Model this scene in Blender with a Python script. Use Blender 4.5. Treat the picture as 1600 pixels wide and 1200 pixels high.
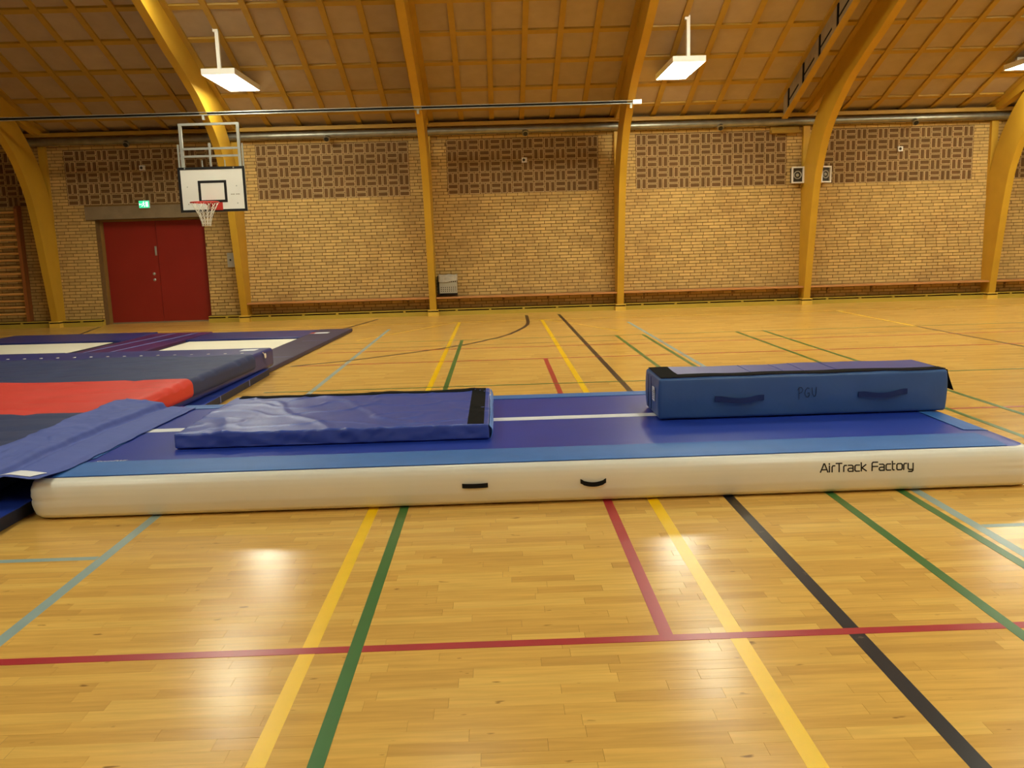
import bpy, bmesh, math, random
from mathutils import Vector, Matrix, noise

# ------------------------------------------------------------------ scene, camera, light, exposure
scene = bpy.context.scene
for o in list(bpy.data.objects):
    bpy.data.objects.remove(o, do_unlink=True)
C = scene.collection
random.seed(7)

CAM_H, PITCH, ROLL, YAW, FPX = 1.4867, 0.16242, -0.02984, 0.0145, 1341.93
cam_d = bpy.data.cameras.new('camera')
cam_d.sensor_fit = 'HORIZONTAL'
cam_d.sensor_width = 36.0
cam_d.lens = 36.0 * FPX / 1600.0
cam_d.clip_start = 0.05
cam_d.clip_end = 200
cam = bpy.data.objects.new('camera', cam_d)
C.objects.link(cam)
_fw = Vector((math.sin(YAW) * math.cos(PITCH), math.cos(YAW) * math.cos(PITCH), -math.sin(PITCH)))
_rt = Vector((math.cos(YAW), -math.sin(YAW), 0))
_up = _rt.cross(_fw)
_r2 = math.cos(ROLL) * _rt + math.sin(ROLL) * _up
_u2 = -math.sin(ROLL) * _rt + math.cos(ROLL) * _up
cam.matrix_world = Matrix(((_r2.x, _u2.x, -_fw.x, 0), (_r2.y, _u2.y, -_fw.y, 0), (_r2.z, _u2.z, -_fw.z, CAM_H), (0, 0, 0, 1)))
scene.camera = cam

LAMP_POWER = 25.5
LAMP_COLOR = (1.0, 0.99, 0.78)
world = bpy.data.worlds.new('world')
world.use_nodes = True
world.node_tree.nodes['Background'].inputs[0].default_value = (1.0, 0.8, 0.5, 1)
world.node_tree.nodes['Background'].inputs[1].default_value = 0.0
scene.world = world
scene.view_settings.view_transform = 'Standard'
scene.view_settings.look = 'None'
scene.view_settings.gamma = 1.0
scene.view_settings.use_curve_mapping = False
scene.view_settings.exposure = 0.46
scene.cycles.max_bounces = 8
scene.cycles.diffuse_bounces = 4
scene.cycles.glossy_bounces = 4
scene.cycles.sample_clamp_indirect = 6.0

# ------------------------------------------------------------------ helpers
def lin(c):
    c = c / 255.0
    return c / 12.92 if c <= 0.04045 else ((c + 0.055) / 1.055) ** 2.4

def rgb(r, g, b):
    return (lin(r), lin(g), lin(b), 1.0)

def rnd_mul(col, k):
    return (col[0] * k, col[1] * k, col[2] * k, 1.0)

class MB:
    """collects verts and faces of one mesh"""
    def __init__(self):
        self.v = []; self.f = []; self.m = []; self.rnd = None
    def add(self, vs, fs, mi=0):
        n = len(self.v)
        self.v.extend([tuple(p) for p in vs])
        for f in fs:
            self.f.append(tuple(i + n for i in f)); self.m.append(mi)
    def box(self, x0, x1, y0, y1, z0, z1, mi=0):
        self.add([(x0, y0, z0), (x1, y0, z0), (x1, y1, z0), (x0, y1, z0), (x0, y0, z1), (x1, y0, z1), (x1, y1, z1), (x0, y1, z1)],
                 [(3, 2, 1, 0), (4, 5, 6, 7), (0, 1, 5, 4), (1, 2, 6, 5), (2, 3, 7, 6), (3, 0, 4, 7)], mi)
        return self
    def obox(self, c, ax, ay, az, hx, hy, hz):
        c = Vector(c); ax = Vector(ax).normalized() * hx; ay = Vector(ay).normalized() * hy; az = Vector(az).normalized() * hz
        vs = [c + sx * ax + sy * ay + sz * az for sz in (-1, 1) for sx, sy in ((-1, -1), (1, -1), (1, 1), (-1, 1))]
        self.add(vs, [(3, 2, 1, 0), (4, 5, 6, 7), (0, 1, 5, 4), (1, 2, 6, 5), (2, 3, 7, 6), (3, 0, 4, 7)])
        return self
    def prism_x(self, poly, x0, x1):
        """polygon in (y,z) extruded along x"""
        n = len(poly)
        vs = [(x0, y, z) for y, z in poly] + [(x1, y, z) for y, z in poly]
        fs = [tuple(range(n - 1, -1, -1)), tuple(range(n, 2 * n))] + [(i, (i + 1) % n, (i + 1) % n + n, i + n) for i in range(n)]
        self.add(vs, fs); return self
    def strip_x(self, inner, outer, x0, x1):
        """band between two (y,z) polylines of equal length, extruded along x"""
        n = len(inner)
        vs = [(x0, y, z) for y, z in inner] + [(x0, y, z) for y, z in outer] + [(x1, y, z) for y, z in inner] + [(x1, y, z) for y, z in outer]
        fs = []
        for i in range(n - 1):
            fs += [(i, i + 1, n + i + 1, n + i), (2 * n + i, 3 * n + i, 3 * n + i + 1, 2 * n + i + 1),
                   (i, 2 * n + i, 2 * n + i + 1, i + 1), (n + i, n + i + 1, 3 * n + i + 1, 3 * n + i)]
        fs += [(0, n, 3 * n, 2 * n), (n - 1, 3 * n - 1, 4 * n - 1, 2 * n - 1)]
        self.add(vs, fs); return self
    def tube(self, pts, r, n=8, closed=False, cap=True):
        pts = [Vector(p) for p in pts]; m = len(pts)
        rs = r if isinstance(r, (list, tuple)) else [r] * m
        vs = []; prev = None
        for i, p in enumerate(pts):
            a = pts[i - 1] if (i > 0 or closed) else p
            b = pts[(i + 1) % m] if (i < m - 1 or closed) else p
            t = (b - a).normalized()
            if prev is None:
                h = Vector((0, 0, 1)) if abs(t.z) < 0.9 else Vector((1, 0, 0))
                u = t.cross(h).normalized()
            else:
                u = (prev - t * prev.dot(t)).normalized()
            prev = u; w = t.cross(u)
            for k in range(n):
                an = 2 * math.pi * k / n
                vs.append(p + (u * math.cos(an) + w * math.sin(an)) * rs[i])
        fs = []
        for i in range(m if closed else m - 1):
            j = (i + 1) % m
            for k in range(n):
                l = (k + 1) % n
                fs.append((i * n + k, i * n + l, j * n + l, j * n + k))
        if cap and not closed:
            fs.append(tuple(range(n - 1, -1, -1))); fs.append(tuple(range((m - 1) * n, m * n)))
        self.add(vs, fs); return self
    def disc_stack(self, c, axis, prof, n=16):
        """lathe: prof = [(along, radius)]"""
        c = Vector(c); a = Vector(axis).normalized()
        h = Vector((0, 0, 1)) if abs(a.z) < 0.9 else Vector((1, 0, 0))
        u = a.cross(h).normalized(); w = a.cross(u)
        vs = []
        for d, r in prof:
            for k in range(n):
                an = 2 * math.pi * k / n
                vs.append(c + a * d + (u * math.cos(an) + w * math.sin(an)) * r)
        fs = []
        for i in range(len(prof) - 1):
            for k in range(n):
                l = (k + 1) % n
                fs.append((i * n + k, i * n + l, (i + 1) * n + l, (i + 1) * n + k))
        fs.append(tuple(range(n - 1, -1, -1))); fs.append(tuple(range((len(prof) - 1) * n, len(prof) * n)))
        self.add(vs, fs); return self
    def grid(self, fn, nu, nv):
        vs = [fn(i / nu, j / nv) for j in range(nv + 1) for i in range(nu + 1)]
        fs = [(j * (nu + 1) + i, j * (nu + 1) + i + 1, (j + 1) * (nu + 1) + i + 1, (j + 1) * (nu + 1) + i) for j in range(nv) for i in range(nu)]
        self.add(vs, fs); return self
    def sheet(self, fn, nu, nv, th, nrm=(0, 0, 1)):
        """closed thin sheet: fn gives the upper surface, lower lies th below along nrm"""
        n = Vector(nrm) * th
        W = nu + 1; N = W * (nv + 1)
        top = [Vector(fn(i / nu, j / nv)) for j in range(nv + 1) for i in range(W)]
        vs = top + [p - n for p in top]
        fs = []
        for j in range(nv):
            for i in range(nu):
                a = j * W + i
                fs.append((a, a + 1, a + W + 1, a + W)); fs.append((a + N + W, a + N + W + 1, a + N + 1, a + N))
        for i in range(nu):
            a = i; fs.append((a + N, a + N + 1, a + 1, a)); a = nv * W + i; fs.append((a, a + 1, a + N + 1, a + N))
        for j in range(nv):
            a = j * W; fs.append((a, a + W, a + W + N, a + N)); a = j * W + nu; fs.append((a + N, a + N + W, a + W, a))
        self.add(vs, fs); return self
    def build(self, name, mat, parent=None, smooth=False, weld=False, fix=True, world=True):
        me = bpy.data.meshes.new(name)
        off = Vector(parent.location) if (parent is not None and world) else Vector((0, 0, 0))
        top = parent
        if parent is not None and world and parent.parent is not None:
            off = off + Vector(parent.parent.location)
        me.from_pydata([tuple(Vector(p) - off) for p in self.v], [], self.f)
        mats = mat if isinstance(mat, (list, tuple)) else [mat]
        for mm in mats: me.materials.append(mm)
        if len(mats) > 1:
            for p, k in zip(me.polygons, self.m): p.material_index = k
        if self.rnd is not None:
            at = me.attributes.new('rnd', 'FLOAT', 'FACE')
            at.data.foreach_set('value', self.rnd)
        if weld or fix:
            bm = bmesh.new(); bm.from_mesh(me)
            if weld: bmesh.ops.remove_doubles(bm, verts=bm.verts, dist=1e-5)
            if fix: bmesh.ops.recalc_face_normals(bm, faces=bm.faces)
            bm.to_mesh(me); bm.free()
        if smooth:
            me.shade_smooth()
            if smooth != 'all':
                me.set_sharp_from_angle(angle=math.radians(40))
        o = bpy.data.objects.new(name, me); C.objects.link(o)
        o.parent = parent
        return o

def tag(o, label=None, cat=None, group=None, kind=None):
    if label: o['label'] = label
    if cat: o['category'] = cat
    if group: o['group'] = group
    if kind: o['kind'] = kind
    return o

def thing(name, label, cat, loc=(0, 0, 0), rotz=0.0, group=None):
    o = bpy.data.objects.new(name, None); C.objects.link(o)
    o.empty_display_size = 0.1
    o.location = loc; o.rotation_euler = (0, 0, rotz)
    return tag(o, label, cat, group)

def soft_box(c, half, r, seg=(8, 8, 4), disp=None, keep=None, rs=3):
    """rounded box surface; disp(p,n) moves points, keep(face centre,n) filters faces"""
    mb = MB(); c = Vector(c)
    def ax(h, n):
        a = [-h + r * t / rs for t in range(rs)]
        m = [-h + r + (2 * h - 2 * r) * t / n for t in range(n + 1)]
        b = [h - r + r * (t + 1) / rs for t in range(rs)]
        return a + m + b
    A = [ax(half[i], seg[i]) for i in range(3)]
    inner = [half[i] - r for i in range(3)]
    def fin(p):
        q = Vector([max(-inner[i], min(inner[i], p[i])) for i in range(3)])
        n = (p - q)
        n = n.normalized() if n.length > 1e-9 else Vector((0, 0, 1))
        s = q + n * r
        if disp: s = s + disp(s, n)
        return c + s
    for k in range(3):
        i, j = (k + 1) % 3, (k + 2) % 3
        for sg in (-1, 1):
            vs = []; raw = []
            for b in A[j]:
                for a in A[i]:
                    p = Vector((0, 0, 0)); p[k] = sg * half[k]; p[i] = a; p[j] = b
                    raw.append(p); vs.append(fin(p))
            W = len(A[i]); fs = []
            for y in range(len(A[j]) - 1):
                for x in range(W - 1):
                    f = (y * W + x, y * W + x + 1, (y + 1) * W + x + 1, (y + 1) * W + x)
                    if keep:
                        ce = sum((raw[t] for t in f), Vector()) / 4
                        if not keep(ce, k, sg): continue
                    fs.append(f if sg > 0 else f[::-1])
            mb.add(vs, fs)
    return mb

# ------------------------------------------------------------------ materials
def mat(name, col, rough=0.6, spec=0.5, var=0.0, vscale=3.0, bump=0.0, bscale=40.0, metal=0.0, stretch=(1, 1, 1), coat=0.0, obj_rnd=0.0, col2=None, c2scale=1.0, c2lo=0.5, c2hi=0.7, detail=4.0):
    m = bpy.data.materials.new(name); m.use_nodes = True
    nt = m.node_tree; N = nt.nodes; L = nt.links
    b = N['Principled BSDF']
    b.inputs['Roughness'].default_value = rough
    b.inputs['Specular IOR Level'].default_value = spec
    b.inputs['Metallic'].default_value = metal
    if coat: b.inputs['Coat Weight'].default_value = coat; b.inputs['Coat Roughness'].default_value = 0.15
    geo = N.new('ShaderNodeNewGeometry')
    mp = N.new('ShaderNodeMapping'); mp.inputs['Scale'].default_value = stretch
    L.new(geo.outputs['Position'], mp.inputs['Vector'])
    src = None
    base = N.new('ShaderNodeRGB'); base.outputs[0].default_value = col; src = base.outputs[0]
    def mixrgb(kind, fac, a, bb):
        x = N.new('ShaderNodeMix'); x.data_type = 'RGBA'; x.blend_type = kind; x.clamp_result = False
        if hasattr(fac, 'links'): L.new(fac, x.inputs[0])
        else: x.inputs[0].default_value = fac
        for s, t in ((a, x.inputs[6]), (bb, x.inputs[7])):
            if hasattr(s, 'links'): L.new(s, t)
            else: t.default_value = s
        return x.outputs[2]
    if col2 is not None:
        n2 = N.new('ShaderNodeTexNoise'); n2.inputs['Scale'].default_value = c2scale; n2.inputs['Detail'].default_value = 5
        L.new(mp.outputs[0], n2.inputs['Vector'])
        rp = N.new('ShaderNodeMapRange'); rp.inputs[1].default_value = c2lo; rp.inputs[2].default_value = c2hi
        L.new(n2.outputs[0], rp.inputs[0])
        src = mixrgb('MIX', rp.outputs[0], src, col2)
    if var:
        n1 = N.new('ShaderNodeTexNoise'); n1.inputs['Scale'].default_value = vscale; n1.inputs['Detail'].default_value = detail
        L.new(mp.outputs[0], n1.inputs['Vector'])
        r1 = N.new('ShaderNodeMapRange'); r1.inputs[1].default_value = 0.3; r1.inputs[2].default_value = 0.7
        r1.inputs[3].default_value = 1 - var; r1.inputs[4].default_value = 1 + var
        L.new(n1.outputs[0], r1.inputs[0])
        vm = N.new('ShaderNodeVectorMath'); vm.operation = 'SCALE'
        L.new(src, vm.inputs[0]); L.new(r1.outputs[0], vm.inputs['Scale']); src = vm.outputs[0]
    if obj_rnd:
        oi = N.new('ShaderNodeObjectInfo'); at = N.new('ShaderNodeAttribute'); at.attribute_name = 'rnd'
        ad = N.new('ShaderNodeMath'); ad.operation = 'ADD'; L.new(oi.outputs['Random'], ad.inputs[0]); L.new(at.outputs['Fac'], ad.inputs[1])
        fr = N.new('ShaderNodeMath'); fr.operation = 'FRACT'; L.new(ad.outputs[0], fr.inputs[0])
        r2 = N.new('ShaderNodeMapRange'); r2.inputs[3].default_value = 1 - obj_rnd; r2.inputs[4].default_value = 1 + obj_rnd
        L.new(fr.outputs[0], r2.inputs[0])
        vm = N.new('ShaderNodeVectorMath'); vm.operation = 'SCALE'
        L.new(src, vm.inputs[0]); L.new(r2.outputs[0], vm.inputs['Scale']); src = vm.outputs[0]
    L.new(src, b.inputs['Base Color'])
    if bump:
        nb = N.new('ShaderNodeTexNoise'); nb.inputs['Scale'].default_value = bscale; nb.inputs['Detail'].default_value = 4
        L.new(mp.outputs[0], nb.inputs['Vector'])
        bp = N.new('ShaderNodeBump'); bp.inputs['Strength'].default_value = bump; bp.inputs['Distance'].default_value = 0.01
        L.new(nb.outputs[0], bp.inputs['Height']); L.new(bp.outputs[0], b.inputs['Normal'])
    return m

def emit(name, col, s):
    m = bpy.data.materials.new(name); m.use_nodes = True
    nt = m.node_tree; nt.nodes.clear()
    e = nt.nodes.new('ShaderNodeEmission'); e.inputs[0].default_value = col; e.inputs[1].default_value = s
    o = nt.nodes.new('ShaderNodeOutputMaterial'); nt.links.new(e.outputs[0], o.inputs[0])
    return m

def wood_floor():
    m = bpy.data.materials.new('beech_strip'); m.use_nodes = True
    nt = m.node_tree; N = nt.nodes; L = nt.links; b = N['Principled BSDF']
    geo = N.new('ShaderNodeNewGeometry'); oi = N.new('ShaderNodeObjectInfo')
    at = N.new('ShaderNodeAttribute'); at.attribute_name = 'rnd'
    ad = N.new('ShaderNodeMath'); ad.operation = 'ADD'; L.new(oi.outputs['Random'], ad.inputs[0]); L.new(at.outputs['Fac'], ad.inputs[1])
    fr = N.new('ShaderNodeMath'); fr.operation = 'FRACT'; L.new(ad.outputs[0], fr.inputs[0])
    cr = N.new('ShaderNodeValToRGB'); e = cr.color_ramp.elements
    e[0].position = 0.0; e[0].color = rgb(206, 158, 80)
    e[1].position = 1.0; e[1].color = rgb(230, 184, 96)
    x = e.new(0.12); x.color = rgb(214, 165, 83)
    x = e.new(0.6); x.color = rgb(224, 175, 89)
    L.new(fr.outputs[0], cr.inputs[0])
    # grain along x, shifted per strip
    mu = N.new('ShaderNodeMath'); mu.operation = 'MULTIPLY'; mu.inputs[1].default_value = 37.0; L.new(fr.outputs[0], mu.inputs[0])
    cb = N.new('ShaderNodeCombineXYZ'); L.new(mu.outputs[0], cb.inputs[0]); L.new(mu.outputs[0], cb.inputs[2])
    va = N.new('ShaderNodeVectorMath'); va.operation = 'ADD'; L.new(geo.outputs['Position'], va.inputs[0]); L.new(cb.outputs[0], va.inputs[1])
    mp = N.new('ShaderNodeMapping'); mp.inputs['Scale'].default_value = (1.3, 16, 1); L.new(va.outputs[0], mp.inputs[0])
    n1 = N.new('ShaderNodeTexNoise'); n1.inputs['Scale'].default_value = 3.0; n1.inputs['Detail'].default_value = 6; L.new(mp.outputs[0], n1.inputs[0])
    r1 = N.new('ShaderNodeMapRange'); r1.inputs[1].default_value = 0.3; r1.inputs[2].default_value = 0.7; r1.inputs[3].default_value = 0.9; r1.inputs[4].default_value = 1.08
    L.new(n1.outputs[0], r1.inputs[0])
    vm = N.new('ShaderNodeVectorMath'); vm.operation = 'SCALE'; L.new(cr.outputs[0], vm.inputs[0]); L.new(r1.outputs[0], vm.inputs['Scale'])
    # knots and scuffs
    mp2 = N.new('ShaderNodeMapping'); mp2.inputs['Scale'].default_value = (3.0, 9.0, 1); L.new(geo.outputs['Position'], mp2.inputs[0])
    n2 = N.new('ShaderNodeTexNoise'); n2.inputs['Scale'].default_value = 3.2; n2.inputs['Detail'].default_value = 2; L.new(mp2.outputs[0], n2.inputs[0])
    r2 = N.new('ShaderNodeMapRange'); r2.inputs[1].default_value = 0.71; r2.inputs[2].default_value = 0.77; r2.inputs[3].default_value = 0.0; r2.inputs[4].default_value = 0.75
    L.new(n2.outputs[0], r2.inputs[0])
    mx = N.new('ShaderNodeMix'); mx.data_type = 'RGBA'; L.new(r2.outputs[0], mx.inputs[0]); L.new(vm.outputs[0], mx.inputs[6]); mx.inputs[7].default_value = rgb(120, 78, 40)
    L.new(mx.outputs[2], b.inputs['Base Color'])
    n3 = N.new('ShaderNodeTexNoise'); n3.inputs['Scale'].default_value = 2.0; n3.inputs['Detail'].default_value = 3; L.new(geo.outputs['Position'], n3.inputs[0])
    r3 = N.new('ShaderNodeMapRange'); r3.inputs[3].default_value = 0.17; r3.inputs[4].default_value = 0.25; L.new(n3.outputs[0], r3.inputs[0])
    L.new(r3.outputs[0], b.inputs['Roughness'])
    b.inputs['Specular IOR Level'].default_value = 0.2
    return m

M = {}
M['wood'] = wood_floor()
M['subfloor'] = mat('subfloor', rgb(120, 84, 46), 0.7)
M['line_red'] = mat('line_red', rgb(176, 44, 52), 0.28, var=0.05, vscale=8)
M['line_yellow'] = mat('line_yellow', rgb(254, 202, 10), 0.28, var=0.04, vscale=8)
M['line_green'] = mat('line_green', rgb(60, 112, 52), 0.28, var=0.05, vscale=8)
M['line_black'] = mat('line_black', rgb(34, 32, 36), 0.28, var=0.1, vscale=8, col2=rgb(120, 105, 85), c2scale=14, c2lo=0.66, c2hi=0.74)
M['line_blue'] = mat('line_blue', rgb(150, 172, 168), 0.28, var=0.05, vscale=8)
M['brick'] = mat('yellow_brick', rgb(202, 168, 104), 0.85, 0.2, var=0.08, vscale=9, bump=0.25, bscale=120, obj_rnd=0.13, col2=rgb(184, 148, 90), c2scale=1.3, c2lo=0.5, c2hi=0.75)
M['mortar'] = mat('mortar', rgb(126, 98, 62), 0.95, 0.1, var=0.1, vscale=12)
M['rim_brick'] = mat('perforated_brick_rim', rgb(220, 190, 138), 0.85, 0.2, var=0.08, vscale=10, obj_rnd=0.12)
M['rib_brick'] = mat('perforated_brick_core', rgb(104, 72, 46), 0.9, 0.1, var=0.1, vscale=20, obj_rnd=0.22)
M['arch'] = mat('ochre_paint', rgb(196, 152, 44), 0.42, 0.4, var=0.05, vscale=3, bump=0.03, bscale=60)
M['batten'] = mat('ochre_batten', rgb(174, 136, 50), 0.5, 0.3, var=0.06, vscale=5)
M['panel'] = mat('acoustic_panel', rgb(172, 150, 122), 0.95, 0.1, var=0.05, vscale=4, obj_rnd=0.05)
M['base'] = mat('olive_paint', rgb(186, 160, 62), 0.5, 0.3, var=0.05)
M['deck'] = mat('deck_gap_shade', rgb(58, 42, 28), 0.9, 0.1)  # dark colour paints shadow lines into the gaps beside the ceiling panels
M['plinth'] = mat('plinth_lit_paint', rgb(222, 184, 74), 0.5, 0.3, var=0.04)  # ochre brightened to paint in the stronger lamplight on the plinths
M['dark'] = mat('dark_gap', rgb(22, 18, 16), 0.9, 0.1)
M['galv'] = mat('galvanised', rgb(150, 146, 132), 0.42, metal=0.85, var=0.15, vscale=6)
M['steel'] = mat('grey_steel', rgb(176, 176, 168), 0.38, metal=0.35, var=0.05)
M['door'] = mat('red_door', rgb(146, 40, 32), 0.32, 0.5, var=0.05, vscale=2)
M['frame_paint'] = mat('door_frame_paint', rgb(150, 112, 56), 0.5)
M['concrete'] = mat('concrete', rgb(142, 124, 96), 0.9, 0.2, var=0.12, vscale=5, bump=0.1)
M['white'] = mat('white_paint', rgb(236, 232, 224), 0.35, 0.5)
M['white_board'] = mat('white_board', rgb(240, 237, 228), 0.3, 0.5, var=0.02)
M['black'] = mat('black_plastic', rgb(20, 19, 20), 0.5)
M['black_web'] = mat('black_webbing', rgb(24, 23, 24), 0.85, 0.2, bump=0.3, bscale=400)
M['velcro'] = mat('velcro', rgb(26, 25, 24), 0.95, 0.1, bump=0.4, bscale=300)
M['orange'] = mat('rim_red', rgb(196, 52, 44), 0.4)
M['net'] = mat('net_cord', rgb(232, 224, 206), 0.8)
M['wood_bar'] = mat('bar_wood', rgb(220, 164, 92), 0.45, var=0.12, vscale=8, stretch=(0.3, 3, 3))
M['wood_dark'] = mat('upright_wood', rgb(156, 94, 46), 0.5, var=0.12, vscale=8, stretch=(3, 3, 0.3))
M['bench'] = mat('bench_wood', rgb(190, 132, 78), 0.4, var=0.1, vscale=6, stretch=(0.3, 3, 3))
M['track_white'] = mat('pvc_white', rgb(232, 228, 216), 0.32, 0.5, var=0.015, vscale=3)
M['track_blue'] = mat('pvc_blue', rgb(34, 60, 164), 0.34, 0.4, var=0.06, vscale=3, bump=0.05, bscale=500)
M['track_band'] = mat('band_blue', rgb(52, 108, 184), 0.5, 0.4, var=0.05, vscale=10, bump=0.1, bscale=300)
M['mat_blue'] = mat('mat_blue', rgb(60, 82, 172), 0.36, 0.4, var=0.05, vscale=4, bump=0.25, bscale=9)
M['mat_blue2'] = mat('mat_steel_blue', rgb(52, 90, 150), 0.45, 0.45, var=0.06, vscale=4, bump=0.3, bscale=9)
M['mat_end'] = mat('mat_light_blue', rgb(84, 140, 222), 0.42, 0.45, bump=0.35, bscale=30)
M['mat_purple'] = mat('mat_top_purple', rgb(80, 80, 150), 0.45, 0.4, var=0.05, vscale=4)
M['handle'] = mat('handle_navy', rgb(28, 48, 104), 0.6, 0.3, bump=0.2, bscale=200)
M['navy'] = mat('navy_cover', rgb(50, 60, 100), 0.62, 0.35, var=0.08, vscale=3, bump=0.25, bscale=5)
M['red_cover'] = mat('red_cover', rgb(226, 66, 52), 0.55, 0.35, var=0.04, vscale=3, bump=0.2, bscale=5)
M['base_blue'] = mat('base_mat_blue', rgb(38, 64, 164), 0.4, 0.5, var=0.06)
M['base_side'] = mat('base_mat_side_shade', rgb(46, 48, 66), 0.6, 0.3)  # shade on the base mat's edge is put into this dark colour
M['pad_blue'] = mat('pad_blue', rgb(44, 52, 120), 0.4, 0.5, var=0.08, vscale=3, bump=0.1, bscale=8)
M['pad_navy'] = mat('pad_navy', rgb(60, 54, 84), 0.5, 0.4, var=0.08, vscale=3, bump=0.1, bscale=8)
M['pad_purple'] = mat('pad_purple', rgb(84, 40, 96), 0.4, 0.5, var=0.12, vscale=2, col2=rgb(58, 48, 108), c2scale=1.2)
M['seam'] = mat('light_blue_seam', rgb(116, 128, 190), 0.5)
M['bed'] = mat('trampoline_bed', rgb(240, 232, 212), 0.7, 0.2)
M['cloth'] = mat('blue_cloth', rgb(80, 96, 172), 0.62, 0.3, var=0.05, vscale=4, bump=0.15, bscale=14)
M['ink'] = mat('black_print', rgb(18, 16, 22), 0.5)
M['marker'] = mat('marker_ink', rgb(22, 32, 60), 0.6)
M['white_print'] = mat('white_print', rgb(232, 232, 236), 0.5)
M['bin'] = mat('bin_grey', rgb(170, 166, 150), 0.6, var=0.04)
M['bag'] = mat('bin_bag', rgb(178, 172, 158), 0.3, 0.6, var=0.12, vscale=18, bump=0.6, bscale=40)
M['grey_wall'] = mat('plain_wall', rgb(196, 168, 112), 0.9, 0.2, var=0.05)
M['lamp_glow'] = emit('lamp_glow', LAMP_COLOR + (1,), LAMP_POWER)
M['exit_green'] = emit('exit_green', (0.03, 0.55, 0.22, 1), 1.3)
M['exit_white'] = emit('exit_white', (0.75, 1.0, 0.8, 1), 1.3)
M['speaker_dark'] = mat('speaker_dark', rgb(52, 44, 34), 0.6)
M['tape'] = mat('red_tape', rgb(190, 70, 70), 0.5)

# ------------------------------------------------------------------ dimensions of the hall
X0, X1 = -13.4, 18.6
Y_WALL = 18.66
Y_BACK = -1.75
Y_RIDGE = 8.5
ARCH_X = [-9.3656 + 4 * i for i in range(6)]
HALF = 0.07
def ceil_z(y):
    if y < Y_RIDGE: y = 2 * Y_RIDGE - y
    if y <= 18.1: return 5.09 - 0.4 * (y - 15.77)
    return 4.158 - 0.27 * (y - 18.1)

# ------------------------------------------------------------------ floor with strips
mb = MB(); mb.box(X0, X1, Y_BACK, 19.0, -0.2, -0.004)
floor = tag(mb.build('floor', M['subfloor']), 'varnished beech strip floor with coloured court lines', kind='structure')
STRIP = 0.0645
strips = []
row = 0
y = Y_BACK + 0.02
while y < Y_WALL + 0.2:
    x = X0 + random.uniform(-0.5, 0.0)
    while x < X1:
        ln = random.choice((0.28, 0.36, 0.42, 0.48, 0.55, 0.62))
        a, b = max(x, X0 + 0.01), min(x + ln, X1 - 0.01)
        if b - a > 0.05: strips.append((a, b, y, y + STRIP, random.random()))
        x += ln
    y += STRIP; row += 1
def in_view(s):
    cx, cy = (s[0] + s[1]) / 2, (s[2] + s[3]) / 2
    d = math.hypot(cx, cy)
    if cy < 2.14 or abs(cx - 0.02 * cy) > 0.605 * cy * 0.985 + 0.25: return None
    return d
order = sorted([(in_view(s), i) for i, s in enumerate(strips) if in_view(s) is not None])
single = set(i for d, i in order[:300])
unit_meshes = []
for k in range(6):
    me = bpy.data.meshes.new('floor_strip')
    t = random.uniform(-0.00016, 0.00016)
    vs = [(-.5, -.5, -.004), (.5, -.5, -.004), (.5, .5, -.004), (-.5, .5, -.004), (-.5, -.5, t), (.5, -.5, t), (.5, .5, -t), (-.5, .5, -t)]
    me.from_pydata(vs, [], [(4, 5, 6, 7), (0, 1, 5, 4), (1, 2, 6, 5), (2, 3, 7, 6), (3, 0, 4, 7)])
    me.materials.append(M['wood']); unit_meshes.append(me)
G = 0.0004
for i in sorted(single):
    a, b, c, d, r = strips[i]
    o = bpy.data.objects.new('floor_strip', unit_meshes[i % 6]); C.objects.link(o)
    o.location = ((a + b) / 2, (c + d) / 2, 0.0); o.scale = (b - a - 2 * G, d - c - 2 * G, 1); o.parent = floor
mb = MB(); rn = []
for i, s in enumerate(strips):
    if i in single: continue
    a, b, c, d, r = s; t = random.uniform(-0.00016, 0.00016)
    a += G; b -= G; c += G; d -= G
    mb.add([(a, c, t), (b, c, t), (b, d, -t), (a, d, -t)], [(0, 1, 2, 3)])
    rn.append(r)
mb.rnd = rn
tag(mb.build('floor_strips', M['wood'], floor, fix=False), kind='stuff')

LZ = {'line_yellow': .0006, 'line_blue': .0007, 'line_black': .0009, 'line_red': .0012, 'line_green': .0015}
def court_line(mk, pts, w, label):
    """flat painted line through floor points"""
    z = LZ[mk]; P = [Vector((x, y, 0)) for x, y in pts]; n = len(P); lft = []; rgt = []
    for i, p in enumerate(P):
        t = (P[min(i + 1, n - 1)] - P[max(i - 1, 0)]).normalized()
        nn = Vector((-t.y, t.x, 0)) * w / 2
        lft.append(p + nn); rgt.append(p - nn)
    mb = MB()
    vs = [(p.x, p.y, z) for p in lft] + [(p.x, p.y, z) for p in rgt] + [(p.x, p.y, -.001) for p in lft] + [(p.x, p.y, -.001) for p in rgt]
    fs = []
    for i in range(n - 1):
        fs += [(n + i, n + i + 1, i + 1, i), (i, i + 1, 2 * n + i + 1, 2 * n + i), (n + i + 1, n + i, 3 * n + i, 3 * n + i + 1)]
    fs += [(0, n, 3 * n, 2 * n), (n - 1, 3 * n - 1, 4 * n - 1, 2 * n - 1)]
    mb.add(vs, fs)
    return tag(mb.build('court_line', M[mk], floor), label)
court_line('line_yellow', [(-.75, 1.0), (-.745, 16.7)], .058, 'yellow court line')
court_line('line_yellow', [(.865, 1.0), (.86, 16.7)], .062, 'yellow court line')
court_line('line_yellow', [(-12, 16.7), (14, 16.7)], .04, 'pale yellow court line along the back wall')
court_line('line_yellow', [(-2.3, 13.9), (-1.5, 15.4), (-.8, 16.7)], .03, 'yellow court line')
court_line('line_yellow', [(.9, 16.7), (1.4, 15.7), (2.0, 14.2)], .03, 'yellow court line')
court_line('line_yellow', [(6.63, 16.7), (6.63, 13.5)], .05, 'yellow court line')
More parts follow.
